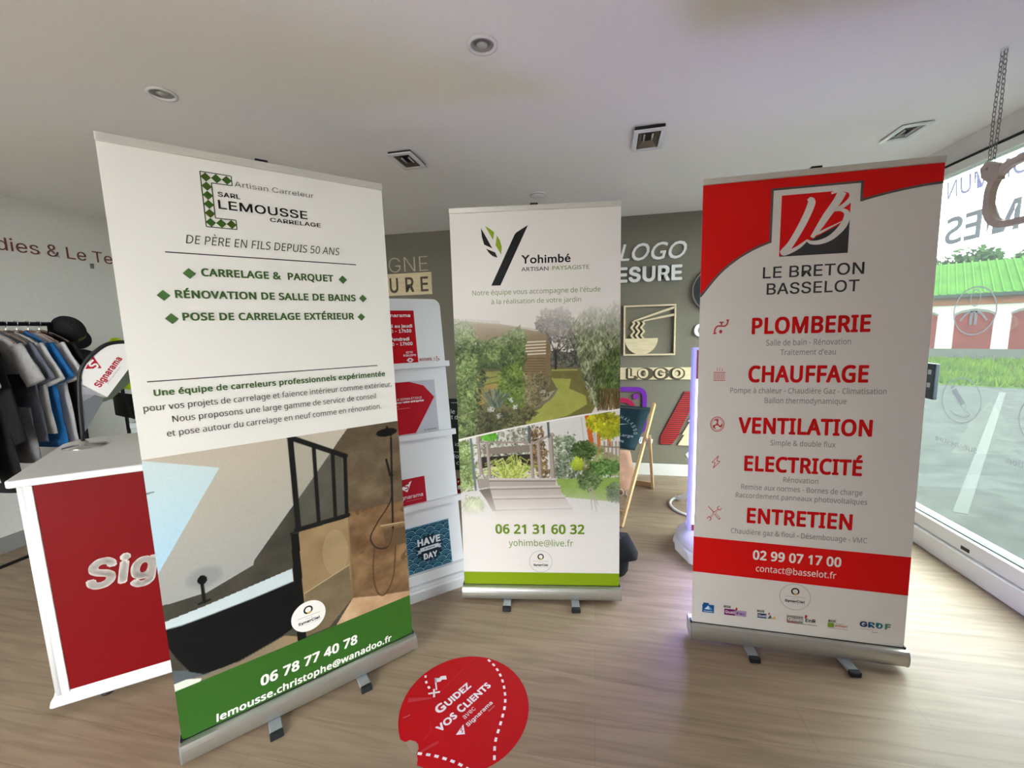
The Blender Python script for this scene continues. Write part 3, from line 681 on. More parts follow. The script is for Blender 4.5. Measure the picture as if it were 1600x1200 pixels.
def art_garden(p):
    W2 = (.885, .87, .85); p.rect(0, -.02, BW, HV, W2, 0)
    K = (.07, .07, .07); G = (.52, .62, .10); OL = (.46, .53, .30)
    p.poly([(.394, 1.909), (.248, 1.619), (.201, 1.619), (.322, 1.858), (.326, 1.866), (.335, 1.876)], K)
    p.poly([(.157, 1.905), (.19, 1.845), (.212, 1.803), (.171, 1.823), (.161, 1.86)], K); p.poly([(.178, 1.914), (.205, 1.897), (.224, 1.88), (.217, 1.843), (.203, 1.869)], G)
    p.poly([(.237, 1.865), (.251, 1.842), (.26, 1.808), (.256, 1.771), (.229, 1.818)], G); p.poly([(.18, 1.803), (.225, 1.783), (.237, 1.757), (.213, 1.765), (.195, 1.781)], K)
    p.text('Yohimbé', .357, .603, 1.722, .042, K, 'b', .022); p.text('ARTISAN', .356, .492, 1.685, .0195, (.2, .2, .2), 'b', .004); p.text('PAYSAGISTE', .512, .695, 1.686, .0195, OL, 'b', .004)
    p.text("Notre équipe vous accompagne de l'étude", .103, .751, 1.573, .024, OL); p.text('à la réalisation de votre jardin', .198, .654, 1.526, .0235, OL)
    # upper garden photograph
    P = Paint(0, .80, .85, 1.56, .0028, (.83, .81, .78)); U, V = P.U, P.V_; n = P.noise(6, 6, 4, 3); n2 = P.noise(25, 25, 3, 5)
    P.poly([(.04, 1.46), (.24, 1.44), (.24, 1.40), (.04, 1.41)], (.74, .71, .70))
    hedge = [(.0, 1.30), (.12, 1.32), (.36, 1.32), (.36, 1.16), (.0, 1.15)]; P.poly(hedge, (.34, .38, .25))
    P.poly([(.49, 1.27), (.66, 1.27), (.66, 1.17), (.49, 1.17)], (.38, .36, .35)); P.leaves([(.49, 1.28), (.66, 1.28), (.66, 1.18), (.49, 1.18)], [(.30, .33, .24), (.45, .44, .42), (.26, .25, .25)], 260, .012)
    P.grad(P.inside([(.1, 1.19), (.5, 1.2), (.66, 1.19), (.7, .95), (.5, .80), (0, .80), (0, 1.19)]), (.34, .32, .22), (.50, .47, .30), n)
    P.grad(P.inside([(.11, 1.175), (.26, 1.185), (.24, 1.10), (.20, 1.05), (.11, 1.09)]), (.46, .48, .24), (.56, .58, .30), n2)
    P.grad(P.inside([(.10, 1.10), (.23, 1.12), (.21, 1.03), (.10, 1.0)]), (.55, .48, .25), (.62, .55, .30), n2)
    for y in (1.135, 1.105, 1.06): P.line([(.11, y), (.22, y + .02)], .006, (.40, .38, .22))
    P.grad(P.inside([(.49, 1.186), (.64, 1.187), (.66, 1.12), (.73, 1.0), (.70, .945), (.55, .91), (.22, .86), (.42, .97), (.53, 1.08), (.50, 1.13)]), (.40, .38, .20), (.46, .44, .24), n2)
    P.grad(P.inside([(.50, 1.14), (.60, 1.135), (.59, 1.085), (.675, 1.045), (.682, 1.0), (.575, .94), (.40, .90), (.22, .86), (.444, .985), (.53, 1.08)]), (.56, .58, .27), (.64, .64, .33), n2)
    P.grad(P.inside([(.5, 1.186), (.63, 1.187), (.64, 1.178), (.5, 1.178)]), (.55, .57, .30), (.62, .63, .35), n2)
    P.line([(v[0], v[1]) for v in smoothpath([(.42, .99, 0), (.49, 1.03, 0), (.53, 1.085, 0)], 6)], .008, (.45, .43, .40)); P.poly([(.41, 1.0), (.48, 1.03), (.52, 1.08), (.47, 1.06), (.41, 1.02)], (.60, .57, .48))
    # pergola
    br = (.50, .43, .30)
    P.grad(P.inside([(.055, 1.445), (.234, 1.425), (.407, 1.388), (.500, 1.375), (.5, 1.33), (.36, 1.34), (.119, 1.34), (0, 1.335), (0, 1.43)]), (.44, .38, .27), (.56, .48, .35), n2 * .6 + (V - 1.33) * 3)
    P.poly([(.36, 1.345), (.5, 1.36), (.492, 1.10), (.36, 1.12)], br)
    for k in range(5): P.line([(.362 + .003 * k, 1.328 - .0155 * k), (.472, 1.331 - .0155 * k)], .0062, (.86, .83, .78))
    for k in range(11): P.line([(.362, 1.245 - .0135 * k), (.47, 1.243 - .0135 * k)], .004, (.36, .30, .20))
    P.line([(.485, 1.36), (.48, 1.13)], .018, (.47, .40, .29)); P.line([(.0, 1.44), (.234, 1.425), (.5, 1.378)], .004, (.62, .56, .45))
    # tree against the sky
    P.line([(.522, 1.19), (.524, 1.28)], .011, (.16, .15, .14))
    for q in ([(.524, 1.27), (.50, 1.32), (.48, 1.37)], [(.524, 1.27), (.54, 1.32), (.53, 1.42)], [(.524, 1.265), (.57, 1.31), (.60, 1.33)], [(.54, 1.32), (.57, 1.37), (.575, 1.43)], [(.50, 1.32), (.50, 1.37)]): P.line(q, .005, (.22, .20, .19))
    for cx, cy, rx, ry, k in ((.46, 1.41, .035, .035, 110), (.49, 1.45, .05, .04, 120), (.55, 1.45, .05, .05, 170), (.585, 1.40, .045, .05, 140), (.53, 1.37, .05, .05, 120), (.60, 1.32, .04, .03, 60)):
        P.clump(cx, cy, rx, ry, [(.40, .38, .36), (.50, .48, .45), (.32, .31, .30)], k, .008, asp=1.6)
    # shrubs and bamboo
    sh = [(.42, .50, .28), (.33, .42, .22), (.52, .58, .36), (.26, .34, .17), (.46, .52, .32)]
    P.leaves([(.0, 1.44), (.08, 1.44), (.11, 1.35), (.17, 1.25), (.13, 1.05), (.11, .95), (.16, .85), (.1, .80), (0, .80)], [(q[0] * .62, q[1] * .62, q[2] * .62) for q in sh], 700, .013); P.leaves([(.0, 1.44), (.08, 1.44), (.11, 1.35), (.11, 1.0), (.12, .82), (0, .82)], sh, 850, .011)
    P.leaves([(.12, 1.34), (.25, 1.35), (.33, 1.40), (.37, 1.37), (.36, 1.25), (.34, 1.2), (.25, 1.21), (.13, 1.2)], [(.30, .37, .20), (.24, .31, .16)], 520, .014); P.leaves([(.13, 1.33), (.25, 1.34), (.33, 1.40), (.36, 1.36), (.345, 1.22), (.3, 1.24), (.2, 1.23)], sh, 650, .011)
    P.leaves([(.25, 1.2), (.34, 1.22), (.36, 1.05), (.34, .97), (.28, 1.0), (.22, 1.06)], [(.26, .34, .12), (.36, .44, .18), (.43, .50, .25)], 520, .012)
    P.leaves([(.36, 1.16), (.47, 1.16), (.48, 1.05), (.42, 1.0), (.36, 1.0)], [(.34, .34, .22), (.45, .42, .30), (.55, .50, .38)], 380, .009)
    P.leaves([(.11, .96), (.35, .98), (.42, .96), (.30, .86), (.12, .82)], [(.30, .33, .20), (.40, .42, .26), (.36, .33, .22), (.24, .24, .15)], 620, .012)
    for i in range(40):
        a = P.rng.uniform(40, 140); x = .2 + P.rng.uniform(-.03, .03); P.line([(x, .99), (x + .09 * math.cos(rad(a)), .99 + .10 * math.sin(rad(a)))], .004, P.rng.choice([(.34, .40, .34), (.48, .52, .46), (.25, .29, .25)]))
    for x, y in ((.29, 1.03), (.31, .99), (.22, .945), (.18, .98), (.455, 1.07)): P.clump(x, y, .014, .012, [(.82, .82, .80), (.72, .74, .70)], 14, .006)
    bm_ = [(.45, .47, .34), (.55, .57, .44), (.36, .40, .27), (.62, .63, .53), (.30, .34, .22)]
    B_ = [(.62, 1.42), (.70, 1.50), (.80, 1.48), (.86, 1.54), (.86, .98), (.73, .985), (.70, 1.06), (.655, 1.16), (.63, 1.29)]
    P.poly([(.64, 1.38), (.86, 1.45), (.86, .98), (.735, .985), (.66, 1.17)], (.40, .41, .29), .85)
    P.leaves(B_, bm_, 1500, .014, ang=(50, 130), asp=3.2); P.leaves([(.72, 1.2), (.86, 1.3), (.86, 1.0), (.74, 1.0)], [(.30, .38, .18), (.38, .45, .24), (.22, .27, .13)], 500, .012, ang=(50, 130), asp=3)
    for i in range(46): x = P.rng.uniform(.735, .845); P.line([(x, .97), (x + P.rng.uniform(-.02, .03), 1.08)], .003, P.rng.choice([(.36, .24, .15), (.50, .36, .22), (.24, .17, .11)]), .8)
    P.img += (P.np.rand(*P.U.shape)[..., None] - .5) * .05
    fade = np.clip((1.545 - V + (n - .5) * .06) / .24, 0, 1)[..., None]; P.img = P.img * fade + np.array(W2) * (1 - fade)
    P.img = np.clip(P.img, .02, 1)
    dg = .817 + (.971 - .817) * (U - .003) / .844 + .02 * np.sin(np.pi * np.clip(U / .85, 0, 1)) * .5
    p.raster(0, .80, .85, 1.56, P.img, V > dg - .003, 1)
    # lower garden photograph
    P = Paint(0, .34, .85, .99, .0028, (.80, .80, .79)); U, V = P.U, P.V_; n = P.noise(7, 7, 4, 13); n2 = P.noise(28, 28, 3, 15)
    P.grad(V > .7, (.80, .80, .78), (.84, .84, .83), n)
    P.leaves([(.10, .84), (.4, .92), (.4, .6), (.1, .6)], [(.55, .58, .50), (.45, .42, .38), (.66, .68, .60), (.36, .33, .29)], 380, .014)
    P.poly([(.11, .72), (.42, .74), (.42, .67), (.11, .66)], (.16, .14, .12)); P.poly([(.13, .77), (.40, .79), (.40, .75), (.13, .735)], (.50, .46, .42))
    P.clump(.17, .835, .04, .018, [(.42, .78, .18), (.36, .70, .14)], 60, .012)
    P.poly([(.667, .95), (.69, .95), (.72, .78), (.70, .74), (.69, .80)], (.76, .38, .14)); P.poly([(.70, .93), (.72, .93), (.735, .72), (.725, .72)], (.70, .72, .75)); P.poly([(.722, .95), (.85, .98), (.85, .78), (.735, .78)], (.84, .83, .82)); P.line([(.735, .93), (.745, .74)], .018, (.78, .42, .16)); P.line([(.79, .90), (.795, .78)], .018, (.74, .42, .2))
    P.line([(.652, .93), (.665, .80)], .006, (.72, .73, .74))
    P.leaves([(.39, .86), (.44, .88), (.47, .75), (.48, .6), (.43, .6), (.40, .68)], [(.45, .36, .22), (.56, .46, .30), (.36, .28, .18)], 240, .011)
    P.leaves([(.51, .82), (.60, .84), (.64, .76), (.64, .60), (.51, .60)], [(.40, .46, .36), (.52, .57, .46), (.62, .65, .56), (.32, .38, .28)], 480, .011)
    P.grad(P.inside([(.515, .60), (.86, .61), (.86, .47), (.56, .50), (.53, .55)]), (.48, .60, .28), (.58, .68, .36), n2)
    P.leaves([(.64, .80), (.74, .78), (.86, .70), (.86, .62), (.64, .63)], [(.42, .50, .30), (.55, .58, .40), (.62, .52, .40), (.50, .62, .24)], 360, .012)
    for x in (.77, .79, .81, .83, .848): P.line([(x, .80), (x + .003, .66)], .010, (.62, .55, .47))
    P.line([(.76, .775), (.85, .77)], .008, (.55, .48, .40))
    P.leaves([(.0, .80), (.07, .80), (.085, .60), (.06, .54), (0, .54)], [(.36, .46, .24), (.50, .58, .34), (.62, .68, .48)], 420, .012)
    P.line([(.066, .82), (.083, .54)], .012, (.40, .44, .47))
    gb = [(.70, .74, .36), (.58, .64, .26), (.80, .82, .52), (.46, .54, .22)]
    for i in range(110):
        a = P.rng.uniform(15, 165); L = P.rng.uniform(.06, .14); x = .275 + P.rng.uniform(-.05, .05); q = math.cos(rad(a))
        P.line([(x, .60), (x + L * q * .7, .60 + L * math.sin(rad(a))), (x + L * q * 1.25, .60 + L * math.sin(rad(a)) * .82)], .0045, P.rng.choice(gb))
    wd_ = (.64, .59, .56)
    for a, w in (([(.103, .83), (.116, .63)], .018), ([(.152, .80), (.163, .59)], .016), ([(.386, .80), (.393, .607)], .016), ([(.424, .80), (.434, .60)], .018), ([(.488, .84), (.502, .585)], .024), ([(.13, .803), (.40, .80)], .010), ([(.40, .795), (.50, .845)], .012), ([(.50, .845), (.505, .835)], .014)): P.line(a, w, wd_); P.line([(x + w * .4, y) for x, y in a], w * .25, (.48, .43, .40))
    for a in ([(.376, .90), (.38, .80)], [(.478, .91), (.482, .83)]): P.line(a, .012, (.33, .36, .37))
    st = [[(.153, .60), (.512, .60), (.516, .56), (.157, .555)], [(.152, .553), (.535, .56), (.55, .507), (.16, .50)], [(.158, .498), (.56, .505), (.592, .45), (.175, .437)], [(.172, .435), (.60, .447), (.612, .392), (.19, .372)]]
    for k, q in enumerate(st):
        P.poly(q, (.66 + .03 * k, .62 + .03 * k, .60 + .03 * k)); P.line(q[:2], .010, (.76, .73, .71)); P.line([(q[0][0], q[0][1] - .011), (q[1][0], q[1][1] - .011)], .005, (.44, .40, .38))
    P.poly([(.09, .60), (.155, .605), (.16, .555), (.10, .545)], (.60, .56, .53)); P.poly([(.10, .54), (.16, .55), (.19, .42), (.17, .42), (.14, .48)], (.40, .37, .34))
    for x, y, rx, ry, pal in ((.662, .755, .055, .045, [(.26, .36, .16), (.36, .46, .24), (.18, .26, .11)]), (.775, .662, .075, .04, [(.30, .42, .20), (.40, .52, .28), (.22, .32, .15)]), (.69, .59, .055, .05, [(.38, .47, .28), (.48, .56, .38), (.28, .37, .20)]), (.83, .525, .045, .05, [(.38, .46, .30), (.48, .55, .40)]), (.63, .68, .03, .03, [(.66, .72, .22), (.56, .64, .2)])):
        P.clump(x, y, rx, ry, pal, int(rx * ry * 110000), .009, asp=1.7)
    for a in ([(.665, .71), (.67, .66)], [(.69, .55), (.70, .50), (.705, .43)], [(.71, .545), (.72, .47), (.73, .42)], [(.70, .55), (.735, .46)]): P.line(a, .006, (.60, .56, .50))
    P.clump(.77, .905, .085, .05, [(.72, .70, .10), (.62, .62, .08), (.80, .78, .22), (.52, .54, .10)], 480, .012); P.clump(.80, .85, .06, .03, [(.62, .62, .1), (.5, .54, .12)], 130, .011)
    P.clump(.066, .45, .06, .045, [(.66, .72, .50), (.58, .66, .40), (.76, .80, .64)], 260, .010, ang=(30, 150), asp=4)
    P.img += (P.np.rand(*P.U.shape)[..., None] - .5) * .05
    fade = np.clip((V - .375 + (n - .5) * .05) / .16, 0, 1) * np.where(V < .55, .9, 1); fade = np.clip(fade, 0, 1)[..., None]
    P.img = np.clip(P.img * fade + np.array(W2) * (1 - fade), .02, 1)
    dg = .817 + (.971 - .817) * (U - .003) / .844 + .02 * np.sin(np.pi * np.clip(U / .85, 0, 1)) * .5
    p.raster(0, .34, .85, .99, P.img, V < dg + .003, 1)
    k = np.linspace(0, .85, 15); p.line([(x, .817 + .154 * (x - .003) / .844 + .01 * math.sin(math.pi * x / .85)) for x in k], .0085, (.90, .89, .87), 2)
    p.text('06 21 31 60 32', .183, .665, .292, .054, (.40, .53, .12), 'noto', .036); p.text('yohimbe@live.fr', .254, .604, .222, .036, (.42, .54, .16))
    syner(p, .427, .134, .063, True)
    p.rect(0, -.02, BW, .069, (.50, .60, .04), 2)

def art_plumber(p):
    W3 = (.875, .86, .84); RD = (.87, .075, .055); GY = (.25, .25, .25); SUB = (.57, .57, .56)
    p.rect(0, -.02, BW, HV, W3, 0)
    curve = [(v[0], v[1]) for v in smoothpath([(.85, 1.908, 0), (.788, 1.9035, 0), (.706, 1.892, 0), (.633, 1.878, 0), (.584, 1.866, 0)], 5)]
    curve2 = [(v[0], v[1]) for v in smoothpath([(.266, 1.729, 0), (.203, 1.703, 0), (.138, 1.664, 0), (.073, 1.608, 0), (0, 1.515, 0)], 5)]
    bor = curve + [(.584, 1.937), (.266, 1.937)] + curve2
    # red sheet in convex strips
    p.rect(0, 1.937, .85, HV, RD, 1)
    V = [(a, b, 1) for a, b in curve] + [(a, 1.937, 1) for a, b in curve]; n = len(curve)
    p.add(V, [(i, i + 1, n + i + 1, n + i) for i in range(n - 1)], RD)
    V = [(a, b, 1) for a, b in curve2] + [(a, 1.937, 1) for a, b in curve2]; n = len(curve2)
    p.add(V, [(i, i + 1, n + i + 1, n + i) for i in range(n - 1)], RD)
    G1 = (.38, .35, .34)
    p.line(curve, .009, G1, 2); p.line(curve2, .009, G1, 2)
    p.line([(.584, 1.8615), (.584, 1.9415)], .009, G1, 2); p.line([(.5885, 1.937), (.2615, 1.937)], .009, G1, 2); p.line([(.266, 1.9415), (.266, 1.724)], .009, G1, 2)
    p.rect(.301, 1.666, .548, 1.910, (.87, .075, .08), 2); p.poly([(.301, 1.666), (.548, 1.666), (.548, 1.797)], GY, 3)
    # white brush initials
    p.line([(.398, 1.893, 0), (.412, 1.874, 0), (.385, 1.80, 0), (.345, 1.72, 0), (.322, 1.685, 0)] and [(.398, 1.89), (.410, 1.872), (.385, 1.80), (.345, 1.72), (.318, 1.683)], [.014, .028, .027, .025, .030], W3, 4, 6)
    p.line([(.306, 1.69), (.318, 1.678), (.345, 1.686), (.375, 1.703), (.402, 1.727)], [.008, .018, .016, .014, .006], W3, 4, 6)
    p.line([(.516, 1.905), (.500, 1.87), (.468, 1.82), (.445, 1.78), (.418, 1.735)], [.032, .030, .028, .024, .014], W3, 4, 6)
    p.line([(.478, 1.902), (.515, 1.912), (.545, 1.903), (.549, 1.878), (.522, 1.850), (.482, 1.834)], [.008, .014, .018, .020, .016, .008], W3, 4, 6)
    p.line([(.482, 1.834), (.518, 1.835), (.538, 1.815), (.525, 1.772), (.488, 1.732), (.448, 1.715), (.415, 1.716), (.400, 1.727)], [.006, .012, .022, .026, .022, .018, .014, .006], W3, 4, 6)
    p.line([(.424, 1.742), (.445, 1.752), (.47, 1.765), (.52, 1.790)], [.004, .010, .008, .003], W3, 4, 4)
    p.text('LE BRETON', .243, .609, 1.580, .0465, GY, 'inter', .012); p.text('BASSELOT', .260, .596, 1.512, .0465, GY, 'inter', .012)
    R2 = (.82, .065, .075)
    for s, a, b, v, h in (('PLOMBERIE', .209, .645, 1.347, .0705), ('CHAUFFAGE', .203, .650, 1.140, .0725), ('VENTILATION', .171, .677, .914, .072), ('ELECTRICITÉ', .201, .651, .744, .070), ('ENTRETIEN', .220, .629, .504, .0715)): p.text(s, a, b, v, h, R2, 'noto', .038)
    for s, a, b, v, h in (('Salle de bain - Rénovation', .267, .580, 1.298, .0245), ('Traitement d’eau', .323, .528, 1.257, .0235), ('Pompe à chaleur - Chaudière Gaz - Climatisation', .133, .717, 1.093, .0235), ('Ballon thermodynamique', .271, .578, 1.050, .0235), ('Simple & double flux', .301, .548, .864, .0235),
                          ('Rénovation', .358, .492, .701, .0235), ('Remise aux normes - Bornes de charge', .192, .658, .660, .0235), ('Raccordement panneaux photovoltaïques', .171, .678, .621, .0225), ('Chaudière gaz & fioul - Désembouage - VMC', .157, .687, .451, .0235)): p.text(s, a, b, v, h, SUB, 'noto', .012)
    IC = (.75, .22, .22)
    # tap
    p.line([(.063, 1.356), (.063, 1.37), (.072, 1.385), (.088, 1.386), (.103, 1.386), (.112, 1.395), (.114, 1.409)], .006, IC, 3, 4); p.line([(.089, 1.39), (.089, 1.402)], .006, IC, 3); p.line([(.080, 1.402), (.098, 1.402)], .005, IC, 3); p.line([(.057, 1.355), (.070, 1.355)], .006, IC, 3); p.line([(.108, 1.411), (.119, 1.411)], .005, IC, 3); p.ellipse(.087, 1.362, .006, .008, IC, 3)
    # radiator
    for k in range(6): p.ring(.068 + k * .0078, 1.166, .0036, .018, .0014, IC, 3, 16)
    p.line([(.063, 1.148), (.112, 1.148)], .002, IC, 3); p.line([(.063, 1.184), (.112, 1.184)], .002, IC, 3)
    for k in range(3): p.line([(.077 + k * .010, 1.19), (.079 + k * .010, 1.197), (.077 + k * .010, 1.204)], .0018, IC, 3)
    # fan
    p.ring(.085, .952, .029, .034, .003, IC, 3); p.ring(.085, .952, .023, .027, .0018, IC, 3); p.ellipse(.085, .952, .005, .006, IC, 3)
    for k in range(3):
        a = rad(90 + 120 * k); p.line([(.085, .952), (.085 + .016 * math.cos(a), .952 + .019 * math.sin(a)), (.085 + .02 * math.cos(a + .7), .952 + .023 * math.sin(a + .7))], [.003, .009, .002], IC, 4, 4)
    # bolt
    bo = [(.094, .808), (.068, .776), (.082, .776), (.074, .750), (.102, .783), (.088, .783), (.094, .808)]; [p.line([q, w], .0028, IC, 3) for q, w in zip(bo, bo[1:])]
    # crossed spanner and screwdriver
    p.line([(.058, .570), (.082, .544)], .003, IC, 3); p.line([(.082, .546), (.108, .512)], .010, IC, 3); p.line([(.084, .5445), (.106, .515)], .005, W3, 4)
    p.line([(.066, .516), (.102, .560)], .007, IC, 3); p.line([(.068, .519), (.100, .557)], .0035, W3, 4); p.ring(.064, .512, .009, .010, .003, IC, 3, 20); p.ring(.105, .564, .009, .010, .003, IC, 3, 20); p.ellipse(.110, .570, .005, .005, W3, 5); p.ellipse(.059, .506, .005, .005, W3, 5)
    p.poly([(0, .420), (.85, .405), (.85, .234), (0, .249)], (.87, .06, .055), 1)
    p.text('02 99 07 17 00', .251, .598, .334, .0445, (.92, .90, .88), 'noto', .036); p.text('contact@basselot.fr', .266, .582, .279, .029, (.92, .90, .88), 'noto', .006)
    syner(p, .428, .175, .062, True)
    # row of certification marks
    p.rect(.046, .052, .097, .092, (.12, .36, .62), 3); p.rect(.05, .092, .074, .100, (.14, .30, .52), 3); p.poly([(.055, .068), (.072, .088), (.09, .068)], (.85, .92, .96), 4); p.poly([(.072, .088), (.09, .068), (.078, .066)], (.45, .68, .85), 5); p.rect(.052, .057, .092, .060, (.75, .84, .9), 4)
    def rge(x, y): p.text('RGE', x, x + .030, y, .011, (.12, .12, .14), 'inter', .03)
    rge(.139, .087); p.rect(.141, .052, .187, .082, (.48, .12, .42), 3); p.rect(.187, .052, .235, .080, (.68, .60, .76), 3); p.text('Quali', .145, .186, .061, .013, (.93, .9, .93), 'inter', .02); p.text('Pac', .193, .229, .059, .013, (.40, .16, .46), 'inter', .02); p.line([(.19, .092), (.194, .088), (.190, .078)], .007, (.78, .12, .2), 4)
    rge(.279, .084); p.rect(.281, .056, .318, .079, (.12, .25, .42), 3); p.text('Quali', .284, .317, .062, .011, (.93, .93, .95), 'inter', .02); p.poly([(.322, .056), (.334, .078), (.340, .060)], (.28, .34, .42), 3); p.poly([(.338, .056), (.356, .058), (.352, .074)], (.86, .70, .30), 3); p.line([(.326, .086), (.329, .083), (.326, .076)], .005, (.78, .12, .2), 4)
    p.rect(.400, .052, .465, .086, (.55, .53, .52), 3); p.text('Quali', .405, .462, .062, .014, (.92, .91, .9), 'inter', .012); p.text('EnR', .474, .514, .063, .016, (.1, .1, .1), 'inter', .03); p.line([(.472, .094), (.477, .09), (.473, .080)], .008, (.75, .1, .15), 4); p.rect(.402, .049, .520, .051, (.35, .3, .3), 3); p.rect(.402, .053, .44, .056, (.75, .25, .25), 4)
    rge(.563, .076); p.rect(.562, .052, .586, .073, (.48, .62, .16), 3); p.text('artisan', .590, .637, .057, .011, (.72, .3, .25), 'inter', .02); p.rect(.592, .070, .620, .072, (.6, .7, .35), 3); p.rect(.562, .047, .638, .049, (.6, .58, .5), 3)
    p.text('G', .682, .711, .071, .026, (.16, .28, .46), 'inter', .045); p.text('R', .714, .739, .071, .026, (.12, .36, .50), 'inter', .045); p.text('D', .742, .768, .071, .026, (.14, .42, .50), 'inter', .045); p.text('F', .776, .797, .071, .026, (.32, .55, .42), 'inter', .045)
    p.line([(.730, .086), (.758, .062)], .004, W3, 4); p.rect(.685, .061, .735, .0625, (.62, .6, .58), 3); p.rect(.728, .050, .752, .052, (.5, .45, .6), 3)

make_banner('tall white tiler banner with green bottom band and a printed attic bathroom', (-1.131, 1.325, 0), rad(47.22), rad(.963), ((-.151, .0), (.181, .0)), art_tiler)
make_banner('white landscaper banner with printed garden pictures and lime green bottom band', (-.294, 2.094, 0), rad(7.594), rad(.864), ((-.184, 0), (.185, 0)), art_garden)
make_banner('red and white plumber banner with grey and red logo beside the shop window', (.873, 1.913, 0), rad(-1.6), rad(1.461), ((-.182, rad(4)), (.196, rad(8))), art_plumber, 0.0)
# ------------------------------------------------------------------ reception counter
ct = thing('reception_counter', 'white reception counter with a red front reading Sig beside the tiler banner', 'counter', (-2.14, 1.08, 0), rad(37.54))
CW = 1.08
def c_top(bm):
    o = [(-.01, -.012), (.003, -.022), (CW, -.022), (CW + .01, -.01), (CW + .06, .72)] + [(CW + .055 - .06 * (1 - math.cos(rad(a))), .72 + .03 * math.sin(rad(a))) for a in (30, 60, 90)] + [(.06 - .16 * math.sin(rad(a)), .63 + .12 * math.cos(rad(a))) for a in range(0, 91, 15)]
    prism(bm, o, XY, .957, .986)
ctop = part('countertop', M['white'], ct, c_top)
md = ctop.modifiers.new('bevel', 'BEVEL'); md.width = .006; md.segments = 3; md.limit_method = 'ANGLE'
def c_post(bm, x):
    tube(bm, [(x, .018, .075), (x, .018, .957)], .019, 14); box(bm, x - .004 if x < .5 else x - .03, x + .03 if x < .5 else x + .004, 0, .03, .075, .957, .003)
part('corner_post', M['white'], ct, lambda bm: c_post(bm, .025)); part('corner_post', M['white'], ct, lambda bm: c_post(bm, CW - .025))
def c_base(bm):
    loft(bm, [[(-e_ + .004, -e_ + .0, z), (CW + e_ - .004, -e_, z), (CW + e_ - .004, .62, z), (-e_ + .004, .62, z)] for e_, z in ((.006, .032), (.010, .04), (.006, .062), (-.002, .075), (-.006, .092))], smooth=False)
part('base_moulding', M['white'], ct, c_base)
fp = part('front_panel', M['red'], ct, lambda bm: box(bm, .048, CW - .048, .004, .02, .085, .957))
add = BM(); add_text(add, XZ, ('Signarama', .155, .925, .487, .125), .0025, .0045, font='inter', bold=.045, shear=.22); obj('lettering', add, bsdf('cream_letters', (.86, .83, .80), .5), fp)
part('side_panel', M['white'], ct, lambda bm: box(bm, .012, .03, .03, .60, .085, .957)); part('side_panel', M['white'], ct, lambda bm: box(bm, CW - .03, CW - .012, .03, .60, .085, .957))
part('shelf', M['white'], ct, lambda bm: box(bm, .03, CW - .03, .03, .58, .5, .518))
for x in (.15, CW - .15):
    for y in (.04, .56): part('glide', M['black'], ct, lambda bm: lathe(bm, [(.02, 0), (.022, .004), (.02, .010), (.012, .012), (.012, .034)], (x, y, 0), 14))

# small sail flag on the counter
fl = thing('sail_flag', 'small sail flag with white and grey print on a chrome foot on the counter', 'flag', (-2.416, 1.492, .986), math.atan2(.851, .525))
part('base_disc', M['chrome'], fl, lambda bm: lathe(bm, [(.05, 0), (.078, .002), (.078, .006), (.02, .012), (.012, .03), (.006, .032)], seg=36))
pole = [(-.003, 0, .03), (.006, 0, .20), (.015, 0, .309), (.026, 0, .365), (.051, 0, .413), (.086, 0, .454), (.12, 0, .482), (.153, 0, .494), (.20, 0, .496), (.24, 0, .480)]
part('pole', M['black'], fl, lambda bm: tube(bm, smoothpath(pole, 5), [.0075] * 20 + [.009] * 26, 8))
def flag_cloth(p):
    p.poly([(.026, .290), (.026, .365), (.051, .413), (.086, .454), (.12, .482), (.153, .494), (.215, .490), (.235, .44), (.205, .375), (.103, .229)], (.90, .89, .88), 1)
    p.poly([(.018, .30), (.027, .30), (.103, .229), (.063, .246), (.018, .255)], (.60, .60, .62), 1); p.poly([(.018, .255), (.063, .246), (.088, .229), (.084, .206), (.008, .072), (.004, .08)], (.40, .41, .43), 1); p.poly([(.018, .255), (.018, .22), (.063, .246)], (.52, .52, .54), 2)
    p.poly([(.235, .44), (.205, .375), (.103, .229), (.088, .229), (.084, .206), (.12, .22), (.2, .30), (.24, .40)], (.30, .33, .28), 1)
    # triangular emblem and name running up the cloth
    q = lambda a, b: (.073 + (a * .55 - b * .84) * .001, .395 + (a * .84 + b * .55) * .001)
    RD = (.68, .10, .16)
    p.poly([q(-34, 14), q(34, 18), q(-4, -34)], RD, 2); p.line([q(18, 10), q(-4, 12), q(-12, 2), q(4, -6), q(-4, -18), q(-18, -14)], .008, (.90, .89, .88), 3, 4)
    p.text('Signarama', 0, .165, 0, .028, RD, 'inter', .035, 0, 2, 55, (.084, .278)); p.text('votre partenaire', .028, .125, -.014, .006, (.6, .5, .5), 'inter', 0, 0, 2, 55, (.084, .278))
pf = Print(); flag_cloth(pf)
pf.build('cloth', M['print'], fl, lambda V: np.stack([V[:, 0], -V[:, 2] * .0005, V[:, 1]], 1))

